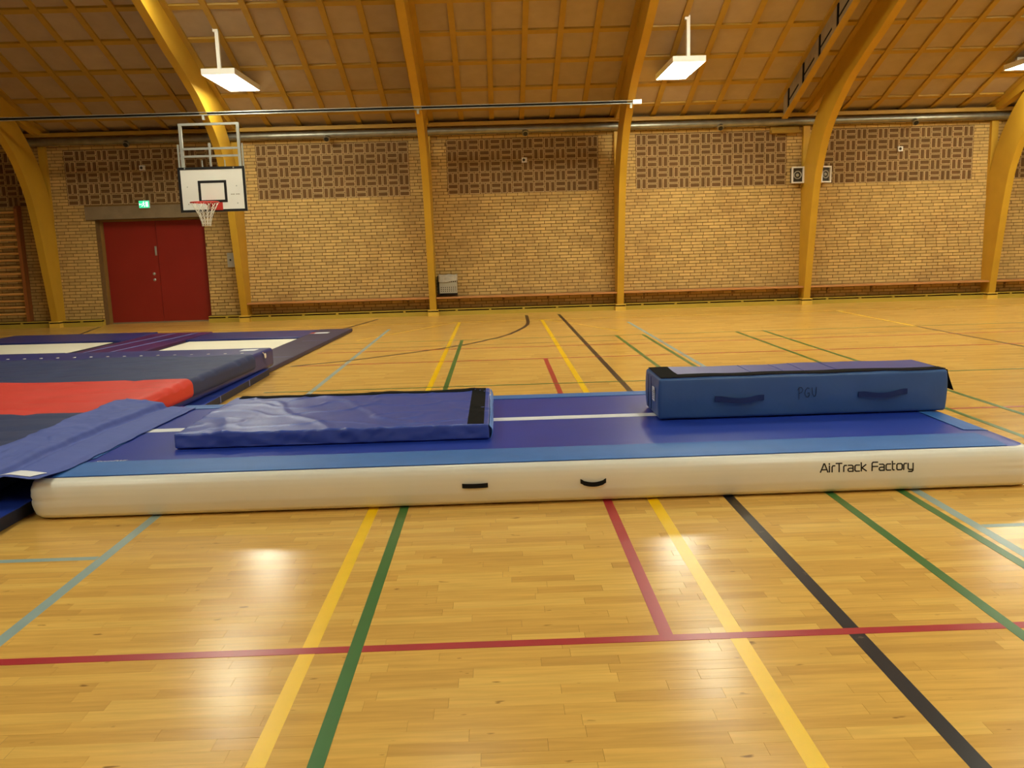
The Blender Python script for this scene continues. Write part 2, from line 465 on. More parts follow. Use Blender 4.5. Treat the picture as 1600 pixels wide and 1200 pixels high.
court_line('line_green', [(-.572, 1.0), (-.572, 13.5)], .05, 'green court line')
court_line('line_red', [(.602, 3.057), (.602, 11.015)], .052, 'red court line')
court_line('line_red', [(-6, 3.03), (8, 3.035)], .05, 'red court line')
court_line('line_black', [(1.315, 1.0), (1.275, 17.85)], .06, 'black scuffed court line')
court_line('line_green', [(1.91, 1.5), (1.865, 13.5)], .05, 'green court line')
court_line('line_green', [(2.32, 1.8), (2.29, 13.52)], .05, 'green court line')
court_line('line_blue', [(2.4, 1.8), (2.39, 15.7)], .055, 'pale blue court line')
court_line('line_blue', [(2.43, 4.14), (8, 4.14)], .045, 'pale blue court line')
court_line('line_blue', [(-2.0, 1.8), (-1.985, 15.7)], .055, 'pale blue court line')
court_line('line_blue', [(-7.5, 4.12), (-2.03, 4.12)], .045, 'pale blue court line')
court_line('line_green', [(3.77, 5.0), (3.77, 13.52)], .05, 'green court line')
court_line('line_green', [(4.23, 5.0), (4.21, 13.52)], .05, 'green court line')
court_line('line_black', [(6.63, 13.4), (6.7, 9.0)], .045, 'dark court line')
court_line('line_red', [(3.8, 7.05), (9.5, 7.03)], .04, 'red court line')
court_line('line_green', [(-2.62, 13.52), (12, 13.5)], .022, 'thin green court line')
court_line('line_black', [(-2.6, 12.8), (12, 12.78)], .016, 'thin dark court line')
court_line('line_red', [(-2.62, 12.36), (12, 12.35)], .04, 'red court line')
court_line('line_red', [(-2.6, 11.04), (12, 11.03)], .04, 'red court line')
court_line('line_green', [(-2.5, 9.02), (10, 8.99)], .035, 'green court line')
arc = [(-6.1, 11.0), (-5.6, 10.55), (-5.0, 10.25), (-4.2, 10.12), (-3.5, 10.4), (-2.69, 11.04), (-1.97, 11.46), (-1.42, 11.93), (-.8, 12.5), (-.38, 13.05), (.02, 13.76), (.2, 14.2), (.35, 14.79), (.46, 15.25), (.54, 15.75), (.58, 16.31), (.60, 17.88)]
court_line('line_black', arc[5:], .065, 'black curved court line')
court_line('line_black', [(-2.9, 15.9), (-2.5, 17.98)], .05, 'black court line')
court_line('line_black', [(-8.4, 18.3), (-8.0, 16.4)], .05, 'black court line')

# ------------------------------------------------------------------ walls
DX0, DX1, DZ = -8.45, -6.17, 2.235      # door opening
LX0, LX1, LZ0, LZ1 = -8.64, -5.95, 2.235, 2.505   # lintel
mb = MB()
WB = Y_WALL + .008
mb.box(X0, DX0, WB, 19.15, -.2, 4.1); mb.box(DX1, X1, WB, 19.15, -.2, 4.1); mb.box(DX0, DX1, WB, 19.15, DZ, 4.1); mb.box(DX0, DX1, 19.0, 19.15, -.2, DZ)
wall = tag(mb.build('wall_back', M['mortar']), 'pale yellow brick wall with bands of perforated brown brick', kind='structure')
bays = [ARCH_X[0] - 2 + 4 * i for i in range(7)]
PW, PZ0, PR, PC = 0.2285, 2.537, 5, 14
PROW = 0.2255
def in_panel(x0, x1, z0, z1):
    if z1 < PZ0 + .01 or z0 > PZ0 + PR * PROW - .01: return None
    for c in bays:
        a, b = c - PW * PC / 2, c + PW * PC / 2
        if x1 > a + .005 and x0 < b - .005: return (a, b)
    return None
bricks = []
z = .14; course = 0
BL, BH, J = .240, .0667, .0135
while z < 3.95:
    x = -12.6 + (course % 2) * .12 + random.uniform(-.035, .035)
    while x < 13.6:
        l = BL + random.uniform(-.006, .006)
        segs = [(x, x + l)]
        zz0, zz1 = z, z + BH
        pn = in_panel(x, x + l, zz0, zz1)
        if pn:
            segs = []
            if x < pn[0] - .03: segs.append((x, pn[0]))
            if x + l > pn[1] + .03: segs.append((pn[1], x + l))
        for a, b in segs:
            def cut(a, b, c0, c1):
                r = []
                if b <= c0 or a >= c1: return [(a, b)]
                if a < c0 - .03: r.append((a, c0))
                if b > c1 + .03: r.append((c1, b))
                return r
            ss = [(a, b)]
            if zz1 < LZ0 + .03: ss = cut(a, b, DX0, DX1)
            elif zz0 < LZ1 - .02: ss = cut(a, b, LX0, LX1)
            for s0, s1 in ss:
                if s1 - s0 > .03: bricks.append((s0 + J / 2, s1 - J / 2, zz0 + J / 2, zz1 - J / 2, random.random(), random.uniform(-.0015, .0025)))
        x += l
    z += BH; course += 1
ordr = sorted(range(len(bricks)), key=lambda i: ((bricks[i][0] + bricks[i][1]) / 2 - .63) ** 2 + ((bricks[i][2] + bricks[i][3]) / 2 - 1.5) ** 2)
sb = set(ordr[:300])
ume = bpy.data.meshes.new('brick')
ume.from_pydata([(-.5, 0, -.5), (.5, 0, -.5), (.5, 0, .5), (-.5, 0, .5), (-.5, .02, -.5), (.5, .02, -.5), (.5, .02, .5), (-.5, .02, .5)], [], [(0, 1, 2, 3), (1, 0, 4, 5), (2, 1, 5, 6), (3, 2, 6, 7), (0, 3, 7, 4)])
ume.materials.append(M['brick'])
mb = MB(); rn = []
for i, (a, b, c, d, r, dp) in enumerate(bricks):
    if i in sb:
        o = bpy.data.objects.new('brick', ume); C.objects.link(o); o.parent = wall
        o.location = ((a + b) / 2, Y_WALL - dp, (c + d) / 2); o.scale = (b - a, 1, d - c)
    else:
        yy = Y_WALL - dp
        mb.add([(a, yy, c), (b, yy, c), (b, yy, d), (a, yy, d), (a, yy + .02, c), (b, yy + .02, c), (b, yy + .02, d), (a, yy + .02, d)],
               [(0, 1, 2, 3), (1, 0, 4, 5), (2, 1, 5, 6), (3, 2, 6, 7), (0, 3, 7, 4)])
        rn += [r] * 5
mb.rnd = rn
tag(mb.build('brick_field', M['brick'], wall, fix=False), kind='stuff')
# perforated bricks: pale rim, recessed ribbed core
def perf(mbx, cx, cz, yy, vert, hl=.103, hw=.047):
    def T(p): return (cx + (p[1] if vert else p[0]), yy + p[2], cz + (p[0] if vert else p[1]))
    t = .008; il, iw = hl - t, hw - t
    o = [(-hl, -hw), (hl, -hw), (hl, hw), (-hl, hw)]; n = [(-il, -iw), (il, -iw), (il, iw), (-il, iw)]
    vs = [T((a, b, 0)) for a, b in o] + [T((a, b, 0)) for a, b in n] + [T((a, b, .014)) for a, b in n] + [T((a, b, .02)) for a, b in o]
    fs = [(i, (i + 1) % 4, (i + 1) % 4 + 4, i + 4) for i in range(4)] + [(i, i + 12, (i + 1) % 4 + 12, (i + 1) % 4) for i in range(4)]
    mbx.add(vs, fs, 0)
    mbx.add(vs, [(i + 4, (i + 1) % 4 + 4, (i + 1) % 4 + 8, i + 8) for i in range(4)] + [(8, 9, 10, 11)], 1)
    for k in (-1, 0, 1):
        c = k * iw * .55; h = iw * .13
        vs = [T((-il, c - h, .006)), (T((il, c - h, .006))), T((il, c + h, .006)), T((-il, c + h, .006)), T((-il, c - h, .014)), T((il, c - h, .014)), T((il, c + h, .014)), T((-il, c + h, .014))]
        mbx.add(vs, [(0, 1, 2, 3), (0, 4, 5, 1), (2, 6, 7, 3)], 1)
    return 8 + 5 + 9
pm = MB(); perf(pm, 0, 0, 0, False)
po = pm.build('perforated_brick', [M['rim_brick'], M['rib_brick']], None); pme = po.data; bpy.data.objects.remove(po)
pmv = MB(); perf(pmv, 0, 0, 0, True)
po = pmv.build('perforated_brick', [M['rim_brick'], M['rib_brick']], None); pmev = po.data; bpy.data.objects.remove(po)
stuff = MB(); rn = []
for bi, c in enumerate(bays):
    for rr in range(PR):
        for cc in range(PC):
            bx = c - PW * PC / 2 + (cc + .5) * PW; bz = PZ0 + (rr + .5) * PROW
            if bi == 1 and bz < 2.62 and -8.7 < bx < -5.9 and False: continue
            vert = (rr + cc + bi) % 2 == 0
            for s in (-1, 1):
                px, pz = (bx + s * PW / 4, bz) if vert else (bx, bz + s * PROW / 4)
                yy = Y_WALL - random.uniform(0, .002)
                if bi in (2, 3):
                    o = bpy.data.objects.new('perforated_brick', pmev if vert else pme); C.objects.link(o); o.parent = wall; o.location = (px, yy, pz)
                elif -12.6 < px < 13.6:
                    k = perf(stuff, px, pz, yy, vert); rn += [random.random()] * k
stuff.rnd = rn
tag(stuff.build('perforated_brick_field', [M['rim_brick'], M['rib_brick']], wall), kind='stuff')

mb = MB(); mb.box(X0 - .2, X0, Y_BACK, 19.1, -.2, 8.3)
tag(mb.build('wall_left', M['grey_wall']), 'plain end wall', kind='structure')
mb = MB(); mb.box(X1, X1 + .2, Y_BACK, 19.1, -.2, 8.3)
tag(mb.build('wall_right', M['grey_wall']), 'plain end wall', kind='structure')
mb = MB(); mb.box(X0, X1, Y_BACK - .2, Y_BACK, -.2, 4.2)
tag(mb.build('wall_front', M['grey_wall']), 'plain long wall opposite the brick wall', kind='structure')

# ------------------------------------------------------------------ ceiling
PD = .045
rows = [18.85, 18.1, 17.42] + [17.42 - .825 * k for k in range(1, 6)]      # cross batten lines built piece by piece
mb = MB()
ys = [18.95, 18.1, Y_RIDGE, 2 * Y_RIDGE - 18.1, 2 * Y_RIDGE - 18.95]
lower = [(q, ceil_z(q) + PD + .02) for q in ys]; upper = [(q, ceil_z(q) + PD + .16) for q in ys]
mb.strip_x(lower, upper, X0, X1)
ceiling = tag(mb.build('ceiling', M['deck']), 'sloping roof lining of beige panels between ochre battens', kind='structure')
pitch = .627
def slope_box(mbx, x0, x1, ya, yb, top, bot):
    """slab following the roof between two y lines: heights relative to the batten face"""
    a, b = (ya, ceil_z(ya)), (yb, ceil_z(yb))
    mbx.prism_x([(a[0], a[1] + bot), (b[0], b[1] + bot), (b[0], b[1] + top), (a[0], a[1] + top)], x0, x1)
far_p, far_b = MB(), MB()
for bi, c in enumerate(bays + [bays[-1] + 4]):
    hidden = bi > 6
    bx = [c + k * pitch for k in range(-3, 4)]
    for j in range(len(rows) - 1):
        for k in range(6):
            m2 = far_p if hidden else MB()
            slope_box(m2, bx[k] + .04, bx[k + 1] - .04, rows[j] - .068, rows[j + 1] + .035, PD + .015, PD)
            if not hidden: m2.build('ceiling_panel', M['panel'], ceiling)
    # cross battens
    for j in range(1, len(rows)):
        m2 = far_b if hidden else MB()
        slope_box(m2, c - 2 + HALF, c + 2 - HALF, rows[j] + .05, rows[j] - .05, PD + .02, .02)
        if not hidden: m2.build('cross_batten', M['batten'], ceiling)
    for k in range(7):
        m2 = far_b if hidden else MB()
        slope_box(m2, bx[k] - .05, bx[k] + .05, 18.85, 18.1, PD + .02, 0)
        slope_box(m2, bx[k] - .05, bx[k] + .05, 18.1, rows[-1], PD + .02, 0)
        if not hidden: m2.build('batten', M['batten'], ceiling)
        slope_box(far_b, bx[k] - .05, bx[k] + .05, rows[-1], Y_RIDGE, PD + .02, 0)
    yy = rows[-1] - .825
    while yy > Y_RIDGE:
        slope_box(far_b, c - 2 + HALF, c + 2 - HALF, yy + .05, yy - .05, PD + .02, .02); yy -= .825
tag(far_b.build('upper_battens', M['batten'], ceiling), kind='stuff')
tag(far_p.build('far_panels', M['panel'], ceiling), kind='stuff')
# eaves board above the brick wall
mb = MB(); mb.box(X0, X1, 18.47, 18.668, 3.925, 4.0)
tag(mb.build('trim_1', M['batten']), 'ochre eaves board', kind='structure')

mb = MB(); mb.box(5.87, 6.48, 18.50, 18.665, 3.60, 3.655); mb.box(5.87, 6.48, 18.60, 18.665, 3.655, 3.74)
tag(mb.build('trim_2', M['batten']), 'short ochre casing under the duct', kind='structure')
# ------------------------------------------------------------------ arches
inner = [(18.335, .12), (18.255, .65), (18.11, 1.5), (18.0, 2.1), (17.86, 2.65), (17.67, 3.05), (17.45, 3.40), (17.2, 3.67), (16.85, 3.95), (16.4, 4.25), (16.05, 4.42), (15.6, 4.62), (15.12, 4.81), (14.7, 5.0), (14.2, 5.23), (13.2, 5.68), (12, 6.2), (10.5, 6.8), (9.3, 7.25), (8.5, 7.42)]
outer = [(18.66, .12), (18.66, .65), (18.66, 1.5), (18.64, 2.1), (18.56, 2.68), (18.40, 3.1), (18.22, 3.42), (18.0, 3.70), (17.72, 4.0), (17.3, 4.32), (16.75, 4.72), (16.15, 5.0), (15.5, 5.27), (15.0, 5.48), (14.4, 5.72), (13.35, 6.14), (12.1, 6.64), (10.55, 7.26), (9.3, 7.76), (8.5, 8.08)]
def smooth_line(P, n=4):
    out = []
    for i in range(len(P) - 1):
        p0 = Vector(P[max(i - 1, 0)]); p1 = Vector(P[i]); p2 = Vector(P[i + 1]); p3 = Vector(P[min(i + 2, len(P) - 1)])
        for k in range(n):
            t = k / n
            q = .5 * ((2 * p1) + (p2 - p0) * t + (2 * p0 - 5 * p1 + 4 * p2 - p3) * t * t + (3 * p1 - p0 - 3 * p2 + p3) * t ** 3)
            out.append((q.x, q.y))
    out.append(tuple(P[-1])); return out
inn, out_ = smooth_line(inner), smooth_line(outer)
mir = lambda P: [(2 * Y_RIDGE - a, b) for a, b in P[::-1]][1:]
arch_lab = ['yellow laminated timber arch left of the red double door', 'yellow laminated timber arch right behind the basketball backboard, brightly lit near the top',
            'yellow laminated timber arch beside the grey wall bin, third from the left', 'yellow laminated timber arch where the white end of the ceiling rail is fixed',
            'yellow laminated timber arch between the two box loudspeakers', 'yellow laminated timber arch at the right edge of the photo']
archm = None
for i, ax in enumerate(ARCH_X):
    t = thing('timber_arch', arch_lab[i], 'arch', (ax, 18.48, 0), 0, 'timber arches of the hall')
    if archm is None:
        parts = []
        m2 = MB(); m2.strip_x(inn + mir(inn), out_ + mir(out_), ax - HALF, ax + HALF); parts.append(m2.build('rib', M['arch'], t, smooth=True))
        m2 = MB(); m2.box(ax - HALF, ax + HALF, 18.57, Y_WALL, 2.2, 3.74); parts.append(m2.build('wall_post', M['arch'], t))
        m2 = MB(); m2.prism_x([(16.9, ceil_z(16.9) + PD), (18.1, ceil_z(18.1) + PD), (18.84, ceil_z(18.84) + PD), (18.84, ceil_z(18.84) - .05), (18.3, ceil_z(18.3) - .12), (17.35, 4.25)], ax - HALF + .004, ax + HALF - .004)
        parts.append(m2.build('rafter_tail', M['arch'], t))
        m2 = MB(); m2.box(ax - .11, ax + .11, 18.30, Y_WALL, 0, .09); m2.box(ax - .11, ax + .11, 18.295, Y_WALL, .115, .137); parts.append(m2.build('plinth', M['plinth'], t))
        m2 = MB(); m2.box(ax - .10, ax + .10, 18.315, Y_WALL, .088, .117); parts.append(m2.build('plinth_gap', M['dark'], t))
        archm = parts
    else:
        for q in archm:
            c = q.copy(); C.objects.link(c); c.parent = t

# ------------------------------------------------------------------ baseboard, benches, door
mb = MB(); mb.box(X0, DX0, 18.60, Y_WALL + .002, 0, .13); mb.box(DX1, X1, 18.60, Y_WALL + .002, 0, .13)
bb = tag(mb.build('baseboard_back', M['base']), 'olive yellow vented skirting along the brick wall', kind='structure')
spans = [(X0, ARCH_X[0] - .11), (ARCH_X[0] + .11, DX0), (DX1, ARCH_X[1] - .11)] + [(ARCH_X[i] + .11, ARCH_X[i + 1] - .11) for i in range(1, 5)] + [(ARCH_X[5] + .11, X1)]
for a, b in spans:
    m2 = MB(); m2.box(a, b, 18.46, 18.60, 0, .088); m2.build('skirting_board', M['base'], bb)
    m2 = MB(); m2.box(a, b, 18.455, 18.60, .115, .135); m2.build('skirting_cap', M['base'], bb)
    m2 = MB(); m2.box(a, b, 18.50, 18.60, .088, .115); m2.build('vent_gap', M['dark'], bb)
    x = a + .36
    while x < b - .1:
        m2 = MB(); m2.box(x, x + .045, 18.462, 18.60, .088, .115); m2.build('spacer', M['base'], bb); x += .72

bench_lab = ['long wooden wall bench between the backboard arch and the wall bin', 'long wooden wall bench below the grey wall bin', 'long wooden wall bench left of the arch with loudspeakers',
             'long wooden wall bench right of the arch with loudspeakers', 'wooden wall bench at the far right edge']
for i in range(5):
    a = ARCH_X[i + 1] + HALF + .005; b = a + 4 - 2 * HALF - .01
    if i == 4: b = a + 3
    t = thing('wall_bench', bench_lab[i], 'bench', ((a + b) / 2, 18.5, 0), 0, 'wall benches along the brick wall')
    m2 = MB(); m2.box(a, b, 18.33, Y_WALL - .003, .365, .398); m2.build('seat_board', M['bench'], t)
    for k in range(4):
        x = a + (b - a) * (k + .5) / 4
        m2 = MB(); m2.prism_x([(18.52, .365), (18.655, .365), (18.655, .22), (18.635, .22), (18.625, .30)], x - .015, x + .015); m2.build('bracket', M['frame_paint'], t)

door = MB(); door.box(DX0 + .05, DX1 - .04, 18.90, 18.99, 0.0, .03)
d1 = tag(door.build('door_1', M['concrete']), 'red steel double door in the brick wall with a concrete lintel', kind='structure')
xm = -7.285
for a, b in ((DX0 + .06, xm - .004), (xm + .004, DX1 - .05)):
    m2 = MB(); m2.box(a, b, 18.905, 18.96, .03, 2.185); lf = m2.build('door_leaf', M['door'], d1)
    if b < xm:
        m2 = MB()
        for z in (.93, 1.06): m2.disc_stack((xm - .12, 18.905, z), (0, -1, 0), [(0, .032), (.012, .03), (.02, .018), (.03, .012)], 14)
        m2.build('lock', M['steel'], lf)
        m2 = MB(); m2.box(xm - .05, xm - .03, 18.875, 18.905, 1.48, 1.62); m2.box(xm - .06, xm - .02, 18.897, 18.905, 1.45, 1.65); m2.build('bolt', M['steel'], lf)
m2 = MB(); m2.box(DX0, DX0 + .055, 18.86, 19.0, 0, DZ); m2.box(DX1 - .045, DX1, 18.86, 19.0, 0, DZ); m2.box(DX0 + .055, DX1 - .045, 18.86, 19.0, 2.19, DZ); m2.build('door_frame', M['frame_paint'], d1)
m2 = MB(); m2.box(LX0, LX1, 18.648, 18.95, LZ0, LZ1); m2.build('lintel', M['concrete'], d1)

# ------------------------------------------------------------------ duct, nozzles, detectors
t = thing('ventilation_duct', 'galvanised spiral duct running along the top of the brick wall', 'duct', (0, 18.53, 3.82))
m2 = MB(); m2.tube([(-9.95, 18.53, 3.825), (12.6, 18.53, 3.825)], .075, 20); m2.build('pipe', M['galv'], t, smooth=True)
m2 = MB()
x = -9.8
while x < 12.4:
    m2.tube([(x, 18.53, 3.825), (x + .012, 18.53, 3.825)], .079, 20, cap=False); x += .14
tag(m2.build('spiral_seam', M['galv'], t, smooth=True), kind='stuff')
for x in (-7.55, -3.42, .7, 4.77, 8.87):
    m2 = MB(); m2.disc_stack((x, 18.47, 3.765), (0, -.75, -.66), [(-.03, .04), (.0, .06), (.06, .068), (.065, .05)], 14); nz = m2.build('nozzle', M['galv'], t, smooth=True)
    m2 = MB(); m2.disc_stack((x, 18.418, 3.72), (0, -.75, -.66), [(.0, .048), (.006, .048)], 14); m2.build('nozzle_opening', M['black'], nz)
for x, z, lab in ((-7.35, 3.27, 'small white wall sensor above the red door'), (.66, 3.21, 'small white wall sensor on the perforated brick in the middle bay'), (8.65, 3.22, 'small white wall sensor right of the loudspeakers')):
    t = thing('wall_sensor', lab, 'sensor', (x, Y_WALL, z), 0, 'small white sensors on the wall')
    m2 = MB(); m2.box(x - .045, x + .045, Y_WALL - .05, Y_WALL - .004, z - .05, z + .05); m2.build('housing', M['white'], t)
    m2 = MB(); m2.disc_stack((x, Y_WALL - .05, z), (0, -1, 0), [(0, .03), (.01, .026), (.018, .014)], 12); m2.build('lens', M['speaker_dark'], t)
    m2 = MB(); m2.box(x + .052, x + .066, Y_WALL - .03, Y_WALL - .004, z - .05, z + .05); m2.build('bracket', M['white'], t)

# ------------------------------------------------------------------ hanging lamps
def lamp(xc, y0, z, label):
    t = thing('hanging_lamp', label, 'lamp', (xc, y0 + .8, z), 0, 'hanging lamp panels')
    w, l, h = .285, 1.62, .1
    x0, x1, y1 = xc - w, xc + w, y0 + l
    m2 = MB(); th = .012
    m2.box(x0, x1, y0, y1, z + h - th, z + h); m2.box(x0, x0 + th, y0, y1, z, z + h - th); m2.box(x1 - th, x1, y0, y1, z, z + h - th)
    m2.box(x0 + th, x1 - th, y0, y0 + th, z, z + h - th); m2.box(x0 + th, x1 - th, y1 - th, y1, z, z + h - th)
    m2.build('housing', M['white'], t)
    m2 = MB(); m2.box(x0 + th, x1 - th, y0 + th, y1 - th, z + .004, z + .014); m2.build('diffuser', M['lamp_glow'], t)
    up = y0 < Y_RIDGE
    ysm, ylg = (y0 + .12, y1 - .1) if not up else (y1 - .12, y0 + .1)
    m2 = MB(); m2.box(xc - .03, xc + .03, ysm - .03, ysm + .03, z + h, ceil_z(ysm) + .03); st = m2.build('stem', M['white'], t)
    m2 = MB(); m2.box(xc - .06, xc + .03, ysm - .035, ysm + .035, ceil_z(ysm) - .03, ceil_z(ysm) + .04); m2.build('ceiling_hook', M['white'], st)
    m2 = MB(); m2.box(xc - .12, xc + .12, ylg - .05, ylg + .03, z + h, max(ceil_z(ylg) + .03, z + h + .02)); m2.build('mount', M['white'], t)
LX = [-4.62, 3.43, 10.1]
lamp(LX[0], 15.36, 4.465, 'glowing white lamp panel hanging above the basketball backboard')
lamp(LX[1], 15.36, 4.465, 'glowing white lamp panel hanging right of the ceiling rail end')
lamp(LX[2], 15.36, 4.465, 'glowing white lamp panel cut by the right edge of the photo')
for x, w in zip(LX, ('above the backboard lamp', 'in the middle of the hall', 'towards the right end')):
    lamp(x, 12.5, 5.6, 'lamp panel higher up the roof ' + w)
    lamp(x, 9.5, 6.75, 'added unseen fill lamp panel under the ridge, brick wall side, ' + w)  # ridge row is out of view, added to brighten the middle of the hall
    lamp(x, 2.9, 5.6, 'lamp panel on the opposite roof slope ' + w)
    lamp(x, -.12, 4.5, 'lower lamp panel over the opposite wall ' + w)
for x, w in ((-.6, 'middle'), (7.7, 'right')): lamp(x, 9.5, 6.75, 'added unseen fill lamp panel between the ridge row, %s of the hall' % w)  # further unseen fill in the ridge row, added to lift the far floor
lamp(16.2, 12.5, 5.6, 'lamp panel near the right end wall, upper row')
lamp(16.2, 2.9, 5.6, 'lamp panel near the right end wall, opposite slope')

# ------------------------------------------------------------------ ceiling rail and box beam
t = thing('ceiling_rail', 'thin steel double rail crossing in front of the timber arches', 'rail', (-4, 16.72, 4.03))
RY, RZ = 16.72, 4.035
m2 = MB(); m2.box(-12.9, 2.70, RY - .03, RY + .04, RZ + .018, RZ + .03); m2.build('upper_flange', M['steel'], t)
m2 = MB(); m2.box(-12.9, 2.70, RY - .03, RY + .04, RZ - .03, RZ - .018); m2.build('lower_flange', M['steel'], t)
m2 = MB(); m2.box(-12.9, 2.70, RY + .02, RY + .035, RZ - .018, RZ + .018); m2.build('web', M['black'], t)
m2 = MB(); m2.box(2.66, 2.83, RY - .045, RY + .05, RZ - .04, RZ + .04); m2.build('end_block', M['white'], t)
for ax in ARCH_X[:4]:
    m2 = MB(); m2.box(ax - .06, ax + .06, RY + .035, RY + .20, RZ - .035, RZ + .035); m2.box(ax - .02, ax + .02, RY - .02, RY + .03, RZ + .03, RZ + .11); m2.box(ax - .02, ax + .02, RY - .02, RY + .03, RZ - .11, RZ - .03); m2.build('bracket', M['steel'], t)
t = thing('box_beam', 'ochre boxed beam with grey slotted side sloping along the roof', 'beam', (5.95, 17.0, 4.0))
m2 = MB(); slope_box(m2, 5.89, 6.01, 17.95, Y_RIDGE, -.385, -.405); m2.build('bottom_board', M['batten'], t)
m2 = MB(); slope_box(m2, 5.905, 5.99, 17.9, Y_RIDGE, .03, -.385); m2.build('channel', M['concrete'], t)
y = 17.6
while y > 12.6:
    m2 = MB(); slope_box(m2, 5.885, 5.905, y, y - .05, -.03, -.38); m2.build('clip', M['dark'], t)
    m2 = MB(); slope_box(m2, 5.897, 5.905, y - .05, y - .55, -.24, -.27); m2.build('slot', M['dark'], t)
    y -= .8

# ------------------------------------------------------------------ basketball backboard
BX0, BX1, BY, BZ0, BZ1 = -5.59, -4.405, 15.75, 2.195, 2.98
t = thing('basketball_backboard', 'white basketball backboard with black border, red rim and net', 'backboard', (-5.0, BY, BZ0))
m2 = MB(); m2.box(BX0, BX1, BY, BY + .03, BZ0, BZ1); board = m2.build('board', M['white_board'], t)
def frame_rect(x0, x1, z0, z1, w, y0, y1):
    m2 = MB(); m2.box(x0, x1, y0, y1, z1 - w, z1); m2.box(x0, x1, y0, y1, z0, z0 + w); m2.box(x0, x0 + w, y0, y1, z0 + w, z1 - w); m2.box(x1 - w, x1, y0, y1, z0 + w, z1 - w); return m2
frame_rect(BX0, BX1, BZ0, BZ1, .045, BY - .004, BY).build('border', M['black'], board)
frame_rect(-5.25, -4.745, 2.36, 2.745, .045, BY - .003, BY).build('target_square', M['black'], board)
m2 = MB()
for x in (-5.44, -4.57):
    for z in (2.34, 2.64): m2.disc_stack((x, BY, z), (0, -1, 0), [(0, .011), (.005, .009)], 8)
for x in (-5.46, -4.6): m2.disc_stack((x, BY - .003, BZ1 - .02), (0, -1, 0), [(0, .014), (.005, .012)], 8)
tag(m2.build('bolts', M['steel'], board), kind='stuff')
m2 = MB()
for k in range(9):
    if k != 4: m2.box(-4.68 + k * .018, -4.668 + k * .018, BY - .0015, BY, 2.49, 2.503)
tag(m2.build('maker_mark', M['concrete'], board), kind='stuff')
# rim, bracket, net
RC = Vector((-5.035, 15.38, 2.345))
m2 = MB(); m2.tube([RC + Vector((.235 * math.cos(a), .235 * math.sin(a), 0)) for a in [2 * math.pi * k / 36 for k in range(36)]], .011, 8, closed=True); rim = m2.build('rim', M['orange'], t, smooth='all')
m2 = MB(); m2.box(RC.x - .02, RC.x + .20, BY - .022, BY - .006, 2.225, 2.36); m2.box(RC.x - .07, RC.x - .045, RC.y + .22, BY - .01, 2.33, 2.35); m2.box(RC.x + .045, RC.x + .07, RC.y + .22, BY - .01, 2.33, 2.35); m2.box(RC.x - .09, RC.x + .09, RC.y + .235, BY - .006, 2.345, 2.357)
m2.prism_x([(BY - .02, 2.24), (BY - .02, 2.34), (RC.y + .24, 2.34)], RC.x - .06, RC.x - .052); m2.prism_x([(BY - .02, 2.24), (BY - .02, 2.34), (RC.y + .24, 2.34)], RC.x + .052, RC.x + .06)
m2.build('rim_bracket', M['orange'], t)
m2 = MB(); ns = 12; lev = [(0, .228), (-.08, .185), (-.15, .145), (-.22, .115), (-.29, .092), (-.35, .078), (-.395, .075)]
for s in (0, 1):
    for k in range(ns):
        pts = []
        for j, (dz, r) in enumerate(lev):
            a = 2 * math.pi * (k + (.5 if (j + s) % 2 else 0)) / ns
            pts.append(RC + Vector((r * math.cos(a), r * math.sin(a), dz - .01)))
        m2.tube(pts, .0045, 5)
tag(m2.build('net', M['net'], rim, smooth='all'), kind='stuff')
# lifting frame
FR = .022
fy = BY + .06
def bar(m3, a, b, r=FR): m3.obox((Vector(a) + Vector(b)) / 2, Vector(b) - Vector(a), (0, 1, 0), (Vector(b) - Vector(a)).cross(Vector((0, 1, 0))), (Vector(b) - Vector(a)).length / 2, r, r)
for nm, a, b, r in (('top_bar', (-5.53, fy, 3.72), (-4.46, fy, 3.72), .02), ('upright', (-5.50, fy, 2.3), (-5.50, fy, 3.70), .024), ('upright', (-4.485, fy, 2.3), (-4.485, fy, 3.70), .024),
                    ('cross_bar', (-5.476, fy - .01, 3.30), (-4.51, fy - .01, 3.30), .018), ('cross_bar', (-5.476, fy - .01, 3.17), (-4.51, fy - .01, 3.17), .018),
                    ('centre_post', (-4.995, fy - .045, 2.99), (-4.995, fy - .045, 3.39), .016), ('side_post', (-5.565, fy, 2.6), (-5.565, fy, 3.38), .014), ('side_post', (-4.43, fy, 2.6), (-4.43, fy, 3.38), .012),
                    ('rod', (-5.16, fy, 2.8), (-5.16, fy, 3.10), .008), ('rod', (-4.76, fy, 2.8), (-4.76, fy, 3.10), .008)):
    m2 = MB(); bar(m2, a, b, r); m2.build(nm, M['steel'], t)
m2 = MB(); bar(m2, (-5.37, fy + .02, 2.84), (-5.37, 17.83, 2.84), .025); m2.build('wall_arm', M['steel'], t)
m2 = MB(); bar(m2, (-5.37, fy + .02, 2.36), (-5.37, 17.95, 2.36), .025); m2.build('wall_arm', M['steel'], t)
m2 = MB(); m2.box(-5.50, -4.485, fy + .0, fy + .04, 2.82, 2.86); m2.box(-5.50, -4.485, fy, fy + .04, 2.34, 2.38); m2.build('back_bar', M['steel'], t)

